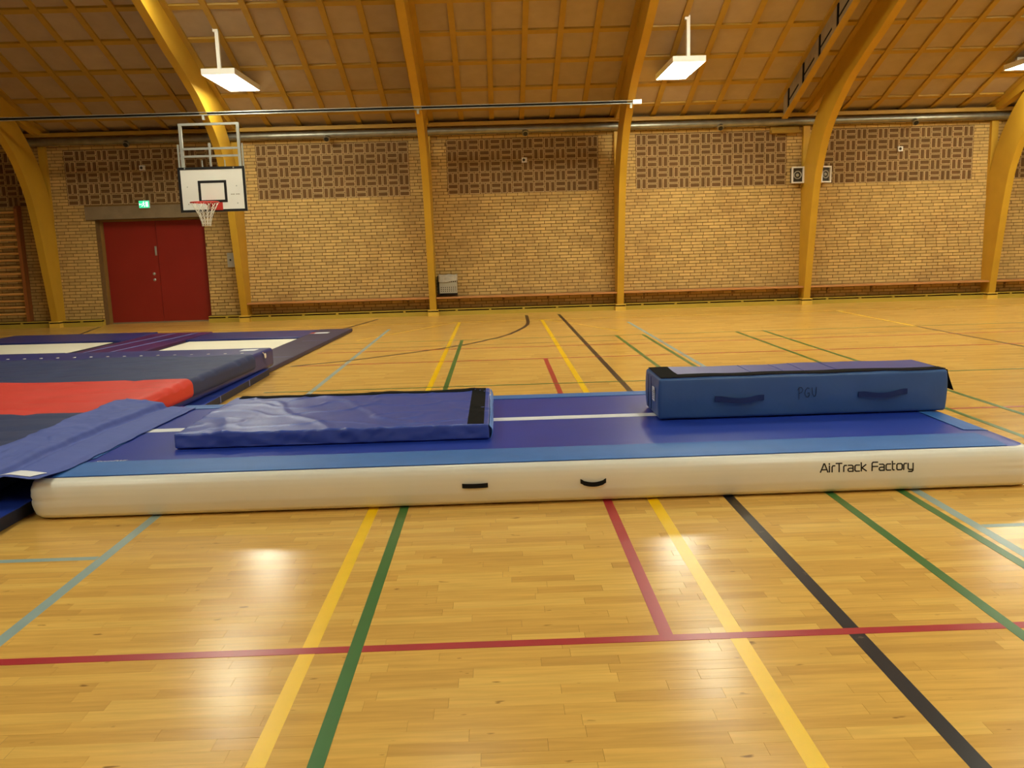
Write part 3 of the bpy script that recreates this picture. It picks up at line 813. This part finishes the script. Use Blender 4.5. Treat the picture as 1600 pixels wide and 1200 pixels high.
# ------------------------------------------------------------------ things on the wall
t = thing('exit_sign', 'glowing green emergency exit sign above the red door', 'sign', (-7.36, Y_WALL, 2.44))
m2 = MB(); m2.box(-7.47, -7.25, 18.60, 18.647, 2.445, 2.60); m2.build('housing', M['white'], t)
m2 = MB(); m2.box(-7.465, -7.255, 18.594, 18.60, 2.45, 2.595); m2.build('panel', M['exit_green'], t)
m2 = MB(); yy0, yy1 = 18.591, 18.594
m2.box(-7.325, -7.275, yy0, yy1, 2.47, 2.575)                                    # door
m2.box(-7.455, -7.40, yy0, yy1, 2.515, 2.53); m2.prism_x([(yy0, 2.50), (yy1, 2.50), (yy1, 2.545), (yy0, 2.545)], -7.462, -7.45)   # arrow
m2.disc_stack((-7.365, yy1, 2.572), (0, -1, 0), [(0, .011), (.003, .011)], 10)
for a, b in (((-7.365, 2.56), (-7.372, 2.52)), ((-7.372, 2.52), (-7.35, 2.495)), ((-7.35, 2.495), (-7.355, 2.465)), ((-7.372, 2.52), (-7.395, 2.49)), ((-7.395, 2.49), (-7.415, 2.485)), ((-7.367, 2.552), (-7.345, 2.535)), ((-7.367, 2.552), (-7.39, 2.54))):
    v = Vector((b[0] - a[0], 0, b[1] - a[1])); m2.obox(((a[0] + b[0]) / 2, (yy0 + yy1) / 2, (a[1] + b[1]) / 2), v, (0, 1, 0), v.cross(Vector((0, 1, 0))), v.length / 2 + .003, .0015, .006)
m2.build('running_figure_and_arrow', M['exit_white'], t)

t = thing('wall_switch_box', 'small pale grey switch box on the brick right of the door', 'switch box', (-5.64, Y_WALL, 1.16))
m2 = MB(); m2.box(-5.715, -5.56, 18.60, Y_WALL, 1.16, 1.46); m2.build('cover', M['bin'], t)
m2 = MB(); m2.box(-5.665, -5.635, 18.592, 18.60, 1.29, 1.33); m2.build('switch', M['black'], t)

def speaker(xc, label, tilt):
    t = thing('loudspeaker', label, 'loudspeaker', (xc, 18.56, 2.56), 0, 'box loudspeakers')
    x0, x1, z0, z1 = -.13, .13, 0, .34
    def loc(m3): 
        R = Matrix.Rotation(tilt, 4, 'Z'); m3.v = [tuple(R @ Vector(p)) for p in m3.v]; return m3
    m2 = MB(); m2.box(x0 + .02, x1 - .02, -.06, .075, z0 + .02, z1 - .02); loc(m2).build('cabinet', M['speaker_dark'], t, world=False)
    m2 = frame_rect(x0, x1, z0, z1, .028, -.10, -.055); loc(m2).build('bezel', M['white'], t, world=False)
    m2 = MB(); n = 24
    m2.tube([(.075 * math.cos(2 * math.pi * k / n), -.07, .17 + .075 * math.sin(2 * math.pi * k / n)) for k in range(n)], .012, 6, closed=True); loc(m2).build('cone_ring', M['bin'], t, smooth='all', world=False)
    m2 = MB(); m2.disc_stack((0, -.06, .17), (0, -1, 0), [(0, .036), (.015, .03), (.025, .012)], 14); loc(m2).build('dome', M['bin'], t, world=False)
speaker(6.43, 'box loudspeaker with white bezel facing forward, left of the arch', 0.0)
speaker(7.0, 'box loudspeaker half hidden behind the right side of the arch', .35)

t = thing('wall_bin', 'grey perforated wall bin with a crumpled bag, beside the third arch', 'bin', (-1.03, 18.55, .475))
bx0, bx1 = -1.215, -.845
m2 = MB(); m2.prism_x([(18.42, .475), (18.65, .475), (18.65, .80), (18.39, .80)], bx0, bx1); bino = m2.build('bucket', M['bin'], t)
m2 = MB()
for r in range(7):
    if r in (3, 4): continue
    for k in range(8):
        x = bx0 + .03 + k * .0435; z = .51 + r * .04; yy = 18.42 - .03 * (z - .475) / .325
        m2.box(x, x + .017, yy - .002, yy + .004, z, z + .017)
tag(m2.build('holes', M['dark'], bino), kind='stuff')
m2 = MB(); m2.box(bx0 - .05, bx0 - .005, 18.52, 18.655, .44, .84); m2.box(bx0 - .005, bx1, 18.56, 18.655, .43, .474); m2.build('mount', M['black'], t)
def bagf(u, v):
    a = u * 2 * math.pi; k = 1 + .05 * noise.noise(Vector((u * 9, v * 4, 3)))
    sx = max(-1, min(1, 1.35 * math.cos(a))); sy = max(-1, min(1, 1.35 * math.sin(a)))
    return (-1.03 + sx * .2 * k, 18.515 + sy * .14 * k, (.735 + .13 * v) + .02 * noise.noise(Vector((u * 14, v * 3, 8))) - (.06 * noise.noise(Vector((u * 5, 1, 1))) if v < .01 else 0))
m2 = MB(); m2.grid(bagf, 40, 6); m2.build('bag', M['bag'], t, smooth='all', fix=False)

t = thing('wall_bars', 'wooden climbing wall bars at the left edge', 'wall bars', (-10.4, 18.55, .14))
for x in (-10.0, -11.0):
    m2 = MB(); m2.prism_x([(18.655, .137), (18.50, .137), (18.48, 2.50), (18.56, 2.56), (18.655, 2.56)], x - .035, x + .035); m2.build('upright', M['wood_dark'], t)
for k in range(16):
    z = .30 + k * .142
    m2 = MB(); m2.tube([(-11.0, 18.53, z), (-10.03, 18.53, z)], .024, 10); m2.build('bar', M['wood_bar'], t, smooth=True)

# ------------------------------------------------------------------ inflatable air track
TX0, TX1, TY0, TY1 = -2.72, 3.105, 4.745, 7.06
RCN = .115
prof = [(.0, .10), (.006, .052), (.016, .029), (.032, .014), (.055, .007), (.085, .001), (.115, .0), (.145, .0), (.175, .0025), (.2, .008), (.222, .021), (.237, .045), (.246, .082), (.252, .137), (.2545, .22)]
def topz(off):
    P = prof[6:]
    for (z0, o0), (z1, o1) in zip(P, P[1:]):
        if off <= o1: return z0 + (z1 - z0) * (off - o0) / (o1 - o0)
    return .2548
def outline(off, nl=48, ns=20, nc=9, rc=None):
    r = max((rc or RCN) - off * .6, .05); x0, x1, y0, y1 = TX0 + off, TX1 - off, TY0 + off, TY1 - off
    pts = []
    for (cx, cy, a0), n, d in (((x0 + r, y0 + r, math.pi), nl, (1, 0)), ((x1 - r, y0 + r, 1.5 * math.pi), ns, (0, 1)), ((x1 - r, y1 - r, 0), nl, (-1, 0)), ((x0 + r, y1 - r, .5 * math.pi), ns, (0, -1))):
        for k in range(nc + 1):
            a = a0 + .5 * math.pi * k / nc
            pts.append((cx + r * math.cos(a), cy + r * math.sin(a)))
        L_ = (x1 - x0 - 2 * r) if d[0] else (y1 - y0 - 2 * r)
        ex, ey = pts[-1]
        for k in range(1, n): pts.append((ex + d[0] * L_ * k / n, ey + d[1] * L_ * k / n))
    return pts
track = thing('air_track', 'long white and blue inflatable air track lying on the gym floor', 'air track', (.22, 5.9, 0))
m2 = MB(); rings = []
zs = []
for i in range(len(prof) - 1):
    for k in range(3): zs.append((prof[i][0] + (prof[i + 1][0] - prof[i][0]) * k / 3, prof[i][1] + (prof[i + 1][1] - prof[i][1]) * k / 3))
zs.append(prof[-1])
for z, off in zs:
    R = []
    for (x, y) in outline(off):
        e = max(0, 1 - min(x - TX0, TX1 - x) / .28); cy = max(0, 1 - min(y - TY0, TY1 - y) / .5)
        g = e * (.35 + .65 * cy)
        dn = g * (.010 * math.exp(-((z - .118 - .03 * (x - TX0 if x < 0 else TX1 - x)) / .006) ** 2) + .006 * math.exp(-((z - .16) / .006) ** 2) * (1 if x > 0 else .3) + .005 * math.exp(-((z - .20) / .006) ** 2))
        x += dn * (1 if x < .2 else -1); y += dn * .6 * (1 if y < 6 else -1)
        R.append((x, y, z))
    rings.append(R)
N_ = len(rings[0]); vs = [p for R in rings for p in R]; fs = []
for i in range(len(rings) - 1):
    for k in range(N_): fs.append((i * N_ + k, i * N_ + (k + 1) % N_, (i + 1) * N_ + (k + 1) % N_, (i + 1) * N_ + k))
fs.append(tuple(range((len(rings) - 1) * N_, len(rings) * N_))); fs.append(tuple(range(N_ - 1, -1, -1)))
m2.add(vs, fs); m2.build('body', M['track_white'], track, smooth=True)
# blue top sheet
m2 = MB(); offs = [.058, .09, .13, .18, .25, .4]; vs = []
for o_ in offs: vs += [(x, y, topz(o_) + .0016) for x, y in outline(o_)]
fs = []
for i in range(len(offs) - 1):
    for k in range(N_): fs.append((i * N_ + k, i * N_ + (k + 1) % N_, (i + 1) * N_ + (k + 1) % N_, (i + 1) * N_ + k))
fs.append(tuple(range((len(offs) - 1) * N_, len(offs) * N_)))
m2.add(vs, fs); m2.build('top_sheet', M['track_blue'], track, smooth='all', fix=False)
# edge bands
def yband(x0, x1, y_of, o0, o1, cut=.06, n=60):
    def f(u, v):
        o_ = o0 + (o1 - o0) * v; x = x0 + (x1 - x0) * u
        x += (cut * (v) * (1 - 2 * u)) * (1 if (u < .001 or u > .999) else 0)
        return (x, y_of(o_), topz(o_) + .0055)
    return MB().sheet(f, n, 8, .0025)
yband(-2.57, 2.93, lambda o_: TY0 + o_, .06, .335, .04).build('edge_band', M['track_band'], track, smooth=True)
yband(-2.57, 2.93, lambda o_: TY1 - o_, .072, .30, .04).build('edge_band', M['track_band'], track, smooth=True)
for xs, sg in ((TX1, -1), (TX0, 1)):
    MB().sheet(lambda u, v: (xs + sg * (.075 + .155 * v), 5.17 + 1.52 * u, topz(.075 + .155 * v) + .0062), 20, 6, .0025).build('end_band', M['track_band'], track, smooth=True)
m2 = MB(); m2.box(-2.55, 2.93, 5.915, 6.02, .2555, .2585); m2.build('centre_line', M['white_print'], track)
for xa, sag in ((-.233, 0.0), (.443, .014)):
    def f(u, v):
        x = xa + .147 * u; b = math.sin(math.pi * u)
        return (x, TY0 - .004 - .012 * b ** .6, .143 - sag * b - .026 * v + (.004 if sag and (u < .12 or u > .88) else 0))
    MB().sheet(f, 16, 2, .004, (0, -1, 0)).build('handle', M['black_web'], track)

# stroke lettering
GL = {'A': (.86, [[(0, 0), (.40, 1), (.48, 1), (.84, 0)], [(.2, .3), (.70, .3)]]), 'i': (.14, [[(0, 0), (0, .74)], [(0, .92), (0, 1.02)]]), 'r': (.34, [[(0, 0), (0, .58), (.1, .74), (.32, .74)]]),
      'T': (.66, [[(-.04, 1), (.62, 1)], [(.3, 1), (.3, 0)]]), 'a': (.62, [[(.02, .74), (.42, .74), (.56, .62), (.56, 0), (.12, 0), (0, .1), (0, .28), (.12, .38), (.56, .38)]]),
      'c': (.56, [[(.52, .74), (.12, .74), (0, .62), (0, .12), (.12, 0), (.52, 0)]]), 'k': (.6, [[(0, 0), (0, 1)], [(.52, .76), (.06, .38), (.58, 0)]]),
      'F': (.66, [[(0, 0), (0, .86), (.12, 1), (.64, 1)], [(0, .5), (.64, .5)]]), 't': (.34, [[(0, 1.05), (0, .12), (.1, 0), (.2, 0)], [(0, .74), (.28, .74)]]),
      'o': (.62, [[(.12, 0), (.48, 0), (.6, .12), (.6, .62), (.48, .74), (.12, .74), (0, .62), (0, .12), (.12, 0)]]), 'y': (.6, [[(0, .74), (0, .12), (.12, 0), (.56, 0)], [(.56, .74), (.56, -.12), (.44, -.25), (.06, -.25)]]),
      'P': (.6, [[(.1, -.1), (.1, .95)], [(-.06, .78), (.12, 1), (.4, .98), (.52, .8), (.4, .56), (.14, .46)]]), 'G': (.66, [[(.5, .9), (.3, .96), (.08, .7), (.04, .4), (.2, .12), (.42, .1), (.56, .3), (.52, .48), (.34, .46)]]), 'U': (.6, [[(.04, .95), (.1, .4), (.26, .14), (.42, .16), (.5, .5), (.52, 1)]]), ' ': (.3, [])}
def strokes(text, w, gap, place, th):
    """ribbons of width w (in glyph units); place(u,v) maps glyph units to 3d, th is the lift vector"""
    mbx = MB(); x = 0; th = Vector(th)
    for ch in text:
        adv, pl = GL[ch]
        for P in pl:
            pts = []
            for a, b in zip(P, P[1:]):
                for k in range(3): pts.append((a[0] + (b[0] - a[0]) * k / 3, a[1] + (b[1] - a[1]) * k / 3))
            pts.append(P[-1])
            for a, b in zip(pts, pts[1:]):
                d = Vector((b[0] - a[0], b[1] - a[1])); d.normalize(); n = Vector((-d.y, d.x)) * w / 2; e = d * w * .35
                q = [(a[0] - e.x + n.x, a[1] - e.y + n.y), (a[0] - e.x - n.x, a[1] - e.y - n.y), (b[0] + e.x - n.x, b[1] + e.y - n.y), (b[0] + e.x + n.x, b[1] + e.y + n.y)]
                lo = [Vector(place(x + u, v)) for u, v in q]; hi = [p + th for p in lo]
                mbx.add(lo + hi, [(4, 5, 6, 7), (0, 1, 5, 4), (1, 2, 6, 5), (2, 3, 7, 6), (3, 0, 4, 7)])
        x += adv + gap
    return mbx
def side_y(z):
    for (z0, o0), (z1, o1) in zip(prof, prof[1:]):
        if z <= z1: return TY0 + o0 + (o1 - o0) * (z - z0) / (z1 - z0)
    return TY0
TW = sum(GL[c][0] + .16 for c in 'AirTrack Factory')
sx = .545 / TW; sz = .048
strokes('AirTrack Factory', .15, .16, lambda u, v: (1.822 + u * sx, side_y(.138 + v * sz) - .0004, .138 + v * sz), (0, -.0006, 0)).build('lettering', M['ink'], track)
def text_mesh(txt, size, name, m, parent, fn, shear=0.0):
    cu = bpy.data.curves.new(name, 'FONT'); cu.body = txt; cu.size = size; cu.shear = shear
    to = bpy.data.objects.new(name, cu); C.objects.link(to)
    bpy.context.view_layer.update()
    me = bpy.data.meshes.new_from_object(to.evaluated_get(bpy.context.evaluated_depsgraph_get()))
    bpy.data.objects.remove(to)
    off = Vector(parent.location)
    for v in me.vertices: v.co = Vector(fn(v.co.x, v.co.y)) - off
    me.materials.clear(); me.materials.append(m)
    o = bpy.data.objects.new(name, me); C.objects.link(o); o.parent = parent
    return o
text_mesh('SportsPWF', .052, 'top_lettering', M['white_print'], track, lambda x, y: (-2.46 + x * .75, 5.085 + y, .2578), .3)

# ------------------------------------------------------------------ thin folding mat on the track
def wrinkle(amp, sc, seed):
    return lambda s, n: n * (amp * noise.noise(Vector((s.x * sc + seed, s.y * sc, s.z * sc * .8))))
MX0, MX1, MY0, MY1, MZ0, MZ1 = -2.07, -.075, 5.345, 6.67, .2605, .357
cx, cy, cz = (MX0 + MX1) / 2, (MY0 + MY1) / 2, (MZ0 + MZ1) / 2
hx, hy, hz = (MX1 - MX0) / 2, (MY1 - MY0) / 2, (MZ1 - MZ0) / 2
t = thing('gym_mat', 'flat shiny blue gym mat with black velcro edges lying on the air track', 'mat', (cx, cy, MZ0))
def thin_disp(s, n):
    d = Vector((0, 0, 0))
    if n.z > -.5:
        d += n * .004 * noise.noise(Vector((s.x * 6, s.y * 5, 1)))
        w = math.sin((s.x * 5 + s.y * 3.2 + 1.2 * noise.noise(Vector((s.x * 2, s.y * 2, 5)))) * 2.2)
        d += n * .006 * max(0, w) ** 8 * (1 if n.z > .5 else .4)
        r2 = noise.noise(Vector((s.x * 2.3 + s.y * 1.7, s.y * 2.8 - s.x * .8, 11)))
        d += n * .007 * max(0, 1 - abs(r2) * 7) ** 2 * (1 if n.z > .5 else .3)
        if n.y < -.3: d += n * (.010 * noise.noise(Vector((s.x * 10 + s.z * 9, s.z * 12, 9))) + .006 * noise.noise(Vector((s.x * 24 - s.z * 20, s.z * 16, 2))))
    d += Vector((0, 0, 1)) * .012 * max(0, s.z / hz) * max(0, s.y / hy) ** 2 * max(0, s.x / hx) ** 4
    return d
args = ((cx, cy, cz), (hx, hy, hz), .014, (130, 80, 6), thin_disp)
soft_box(*args, keep=lambda c_, k, s: not (k == 0 and s > 0)).build('cover', M['mat_blue'], t, smooth='all', weld=True)
def end_disp(s, n):
    return thin_disp(s, n) + Vector((1, 0, 0)) * .022 * math.cos(min(1, abs(s.z / hz)) * 1.5)
soft_box((cx, cy, cz), (hx, hy, hz), .014, (4, 80, 6), end_disp, keep=lambda c_, k, s: (k == 0 and s > 0)).build('end_panel', M['mat_end'], t, smooth='all', weld=True)
def on_mat(x, y):
    s = Vector((x - cx, y - cy, hz)); return cz + hz + thin_disp(s, Vector((0, 0, 1))).z
MB().sheet(lambda u, v: (-.215 + .105 * u, MY0 + .03 + (hy * 2 - .04) * v, on_mat(-.215 + .105 * u, MY0 + .03 + (hy * 2 - .04) * v) + .003), 6, 30, .004).build('velcro_strip', M['velcro'], t, smooth=True)
MB().sheet(lambda u, v: (MX0 + .05 + (hx * 2 - .17) * u, MY1 - .085 + .08 * v, on_mat(MX0 + .05 + (hx * 2 - .17) * u, MY1 - .085 + .08 * v) + .005), 50, 4, .005).build('velcro_strip', M['velcro'], t, smooth=True)
MB().sheet(lambda u, v: (MX0 - .004, MY0 + .02 + .1 * u, MZ0 + .02 + .07 * v), 4, 2, .003, (-1, 0, 0)).build('seam_tab', M['black_web'], t)

# ------------------------------------------------------------------ folded block mat on the track
KX0, KX1, KY0, KY1, KZ0, KZ1 = 1.085, 3.06, 5.745, 6.25, .2635, .548
cx2, cy2, cz2 = (KX0 + KX1) / 2, (KY0 + KY1) / 2, (KZ0 + KZ1) / 2
hx2, hy2, hz2 = (KX1 - KX0) / 2, (KY1 - KY0) / 2, (KZ1 - KZ0) / 2
t = thing('block_mat', 'tall blue folded block mat with two navy handles standing on the air track', 'mat', (cx2, cy2, KZ0))
def blk(s, n):
    d = n * .006 * noise.noise(Vector((s.x * 4, s.y * 4, s.z * 5 + 3)))
    if abs(n.z) < .5:
        d += n * .010 * math.cos(s.z / hz2 * 1.5)
        d += n * .006 * max(0, noise.noise(Vector((s.x * 9 + s.z * 6, 2, s.z * 3)))) * max(0, s.z / hz2)
    if s.z < 0 and n.z < -.3: d.z = max(d.z, 0)
    return d
a2 = ((cx2, cy2, cz2), (hx2, hy2, hz2), .018, (56, 14, 12), blk)
soft_box(*a2).build('body', M['mat_blue2'], t, smooth='all', weld=True)
def top2(x, y): return cz2 + hz2 + blk(Vector((x - cx2, y - cy2, hz2)), Vector((0, 0, 1))).z
def patch(x0, x1, y0, y1, lift, th, nu=30, nv=6):
    return MB().sheet(lambda u, v: (x0 + (x1 - x0) * u, y0 + (y1 - y0) * v, top2(x0 + (x1 - x0) * u, y0 + (y1 - y0) * v) + lift), nu, nv, th)
patch(KX0 + .015, KX1 - .01, KY0 + .02, KY1 - .01, .004, .004).build('top_sheet', M['mat_purple'], t, smooth=True)
patch(KX0 + .012, KX1 - .005, KY0 + .015, KY0 + .125, .0075, .003).build('velcro_strip', M['velcro'], t, smooth=True)
patch(KX0 + .012, KX0 + .15, KY0 + .125, KY1 - .02, .0075, .003, 6, 10).build('velcro_strip', M['velcro'], t, smooth=True)
for x in (1.75, 1.98, 2.12, 2.35): patch(x, x + .004, KY0 + .13, KY1 - .02, .0065, .003, 1, 8).build('crease', M['mat_blue'], t)
MB().sheet(lambda u, v: (KX1 + .010 + .05 * v ** 1.2 + .01 * u * v, KY0 + .02 + .42 * u, KZ1 - .002 - .145 * v), 10, 6, .004, (1, 0, 0)).build('velcro_flap', M['velcro'], t, smooth=True)
def fy2(x, z): return KY0 - .0165 - .0  # front face reference
for xa in (1.462, 2.445):
    def f(u, v):
        x = xa + .335 * u; b = max(0, math.sin(math.pi * (u * 1.3 - .15))); 
        return (x, KY0 - .021 - .02 * b, .418 + (.012 if xa > 2 else 0) * u - .014 * b - .036 * v)
    h = MB().sheet(f, 24, 3, .006, (0, -1, 0)).build('handle', M['handle'], t, smooth=True)
m2 = strokes('PGU', .05, .12, lambda u, v: (2.03 + u * .062, KY0 - .0175, .385 + v * .075), (0, -.001, 0)); m2.build('handwritten_letters', M['marker'], t)
m2 = MB(); m2.box(KX0 - .0165, KX0 - .012, 5.845, 5.925, .375, .47); lb = m2.build('label', M['white_print'], t)
m2 = MB()
for z, a, b in ((.445, 5.86, 5.895), (.432, 5.86, 5.91), (.418, 5.862, 5.9), (.405, 5.87, 5.905), (.39, 5.862, 5.898)): m2.box(KX0 - .0175, KX0 - .0163, a, b, z, z + .005)
m2.build('label_print', M['ink'], lb)
for yy in (5.99, 6.1):
    m2 = MB(); m2.box(KX0 - .0145, KX0 - .010, yy, yy + .004, KZ0 + .03, KZ1 - .02); m2.build('seam', M['handle'], t)

# ------------------------------------------------------------------ base mat and landing mat
t = thing('base_mat', 'thin blue base mat lying under the big landing mat', 'mat', (-5.0, 7.0, 0))
m2 = MB(); m2.box(-7.4, -2.775, 3.6, 10.30, .002, .074); m2.build('core', M['base_side'], t)
m2 = MB(); m2.box(-7.4, -2.772, 3.6, 10.30, .074, .079); m2.build('top_sheet', M['base_blue'], t)
for y in (8.43, 9.45):
    m2 = MB(); m2.box(-3.2, -2.775, y, y + .012, .079, .0802); m2.build('seam', M['seam'], t)
    m2 = MB(); m2.box(-2.774, -2.770, y - .005, y + .02, .01, .075); m2.build('edge_tab', M['seam'], t)

LOC = (-2.83, 9.4, .084); ROT = -.05
t = thing('landing_mat', 'big navy landing mat with a broad red stripe across it', 'mat', LOC, ROT)
BW, BYN, BYF, BH_ = 3.9, -5.1, 1.16, .225
def sag(s, n):
    d = n * (.008 * noise.noise(Vector((s.x * 1.5, s.y * 1.5, 2))))
    if n.z > .3:
        cr = noise.noise(Vector((s.x * .9 + .4 * s.y, s.y * 2.6 - s.x * .5, 7)))
        d.z += -.020 * max(0, 1 - abs(cr) * 11) - .018 * math.exp(-((s.x + 1.0) / .9) ** 2) * 0
        d.z += .006 * noise.noise(Vector((s.x * 3, s.y * 4, 4)))
    return d
soft_box((-BW / 2, (BYN + BYF) / 2, BH_ / 2), (BW / 2, (BYF - BYN) / 2, BH_ / 2), .04, (12, 20, 4), lambda s, n: n * .004 * noise.noise(s * 3)).build('foam_body', M['pad_blue'], t, smooth='all', weld=True, world=False)
# topper in three colour panels
TY_A, TY_B = -5.13, .42
cyt = (TY_A + TY_B) / 2; hyt = (TY_B - TY_A) / 2
R0, R1 = -3.02, -1.42
def strip_keep(lo, hi):
    def kf(c_, k, s):
        if k == 2 and s < 0: return False
        return lo <= c_.y + cyt < hi
    return kf
tz0, tz1 = .05, .245
for nm, lo, hi, mm in (('navy_cover', -9, R0, 'navy'), ('red_cover', R0, R1, 'red_cover'), ('navy_cover', R1, 9, 'navy')):
    # one rounded cover, cut along the stripe borders
    mbx = MB()
    y0, y1 = max(lo, TY_A), min(hi, TY_B)
    full = soft_box((-BW / 2 + .01, cyt, (tz0 + tz1) / 2), (BW / 2 + .03, hyt, (tz1 - tz0) / 2), .07, (40, 146, 4), sag, strip_keep(lo, hi), rs=5)
    full.build(nm, M[mm], t, smooth='all', weld=True, world=False)
m2 = MB(); m2.disc_stack((.016, .78, .17), (1, 0, 0), [(0, .03), (.006, .03)], 12); m2.build('buckle', M['white'], t, world=False)
m2 = MB(); x = -3.8
while x < -.05:
    m2.disc_stack((x, .62, .222), (0, 0, 1), [(0, .02), (.007, .018)], 8); x += .2
tag(m2.build('eyelets', M['white'], t, world=False), kind='stuff')
m2 = MB(); m2.box(-.30, -.12, .82, .98, .226, .230); m2.build('white_label', M['white_print'], t, world=False)
m2 = MB(); m2.tube([(.005, .74, .215), (.012, .77, .19), (.014, .78, .17)], .006, 6); m2.build('cord', M['white'], t, world=False)

# ------------------------------------------------------------------ trampolines set in pads
def trampoline(label, x0, x1, y0, y1, pads, rot, loc):
    t = thing('trampoline', label, 'trampoline', loc, rot, 'low trampolines behind the landing mat')
    m2 = MB(); m2.box(x0, x1, y0, y1, .030, .036); m2.build('bed', M['bed'], t, world=False)
    m2 = MB(); m2.box(x0 - .1, x1 + .1, y0 - .1, y1 + .1, .002, .026); m2.build('frame', M['base_side'], t, world=False)
    for a, b, c, d, mm in pads:
        p = soft_box(((a + b) / 2, (c + d) / 2, .03), ((b - a) / 2, (d - c) / 2, .028), .012, (8, 8, 1), lambda s, n: n * .003 * noise.noise(s * 3)).build('pad', M[mm], t, smooth='all', weld=True, world=False)
        if mm == 'pad_blue' and c < y0 - .1:
            m3 = MB(); x = a + .1
            while x < b - .05:
                m3.box(x, x + .025, c - .004, c + .03, .03, .060); x += .27
            m3.build('fasteners', M['white'], p, world=False)
    return t
# right trampoline, frame origin at its far right corner
tr = trampoline('low trampoline with a white bed and wide navy pad, right behind the landing mat', -1.84, 0, -2.6, 0,
    [(-1.93, -.005, .06, 1.28, 'pad_blue'), (-1.95, -.02, -3.1, -2.58, 'pad_blue')], -.04, (-3.27, 14.16, 0))
m2 = soft_box((.30, -1.24, .03), (.295, 2.59, .028), .012, (6, 20, 1), lambda s, n: n * .003 * noise.noise(s * 3)); np_ = m2.build('side_pad', M['pad_navy'], tr, smooth='all', weld=True, world=False)
m2 = MB(); m2.box(.02, .33, .56, .74, .0585, .060); m2.build('white_label', M['white_print'], np_, world=False)
m2 = MB(); m2.box(.02, .09, .56, .74, .060, .0612); m2.build('red_label', M['tape'], np_, world=False)
for y in (-2.55, -.6):
    m2 = MB(); m2.box(.2, .59, y, y + .015, .0585, .0597); m2.build('seam', M['seam'], np_, world=False)
tl = trampoline('low trampoline with white bed and blue pads at the left edge', -1.95, 0, -1.55, 0,
    [(-2.6, .12, .05, 1.45, 'pad_blue'), (-2.6, .08, -2.15, -1.56, 'pad_blue'), (-2.6, -1.97, -1.55, .04, 'pad_blue')], -.06, (-6.50, 14.53, 0))
t = thing('purple_pad', 'purple pad with light blue seams between the two trampolines', 'pad', (-5.80, 13.85, 0), -.05)
m2 = soft_box((0, 0, .03), (.52, 1.85, .028), .012, (8, 16, 1), lambda s, n: n * .003 * noise.noise(s * 3)); m2.build('pad', M['pad_purple'], t, smooth='all', weld=True, world=False)
for xa, xb in ((-.42, -.12), (.0, .3)):
    m2 = MB(); m2.obox(((xa + xb) / 2, 0, .0605), (xb - xa, 3.4, 0), (-3.4, xb - xa, 0), (0, 0, 1), 1.7, .02, .0015); m2.build('seam', M['seam'], t, world=False)

# ------------------------------------------------------------------ blue cloth bridging mat and track
t = thing('cloth_flap', 'loose blue cloth strip draped from the landing mat onto the end of the air track', 'cloth', (-2.8, 5.7, .26))
def cloth(u, v):
    y = 4.70 + 2.08 * v
    xr = -2.53 + .10 * v - .06 * math.exp(-((v - 0) / .06) ** 2) + .012 * noise.noise(Vector((v * 14, 1, 2)))
    xl = -3.07 + .05 * v + .022 * noise.noise(Vector((v * 9, 4, 2))) + .012 * noise.noise(Vector((v * 30, 4, 2))) + (.05 if v > .97 else 0)
    x = xr + (xl - xr) * u
    z = .268 + .062 * max(0, (u - .12)) ** .9
    st = .50 + .05 * math.sin(v * 5) + .03 * noise.noise(Vector((v * 11, 2, 2)))
    z += .012 * u * u + .026 / (1 + math.exp(-(u - st) / .008)) * (.5 + .5 * min(1, v * 1.6)) - .012 * math.exp(-((u - st + .04) / .04) ** 2)
    z += .008 * noise.noise(Vector((u * 3, v * 7, 1))) * u + .010 * max(0, noise.noise(Vector((u * 9, v * 16, 3)))) * (1 / (1 + math.exp(-(u - st) / .02)))
    return (x, y, z)
MB().sheet(cloth, 100, 110, .003).build('sheet', M['cloth'], t, smooth='all')
def lab(u, v):
    p = cloth(.14 + .34 * u, .014 + .036 * v); return (p[0] + .03 * v, p[1], p[2] + .004)
MB().sheet(lab, 6, 3, .002).build('white_label', M['white_print'], t, smooth=True)
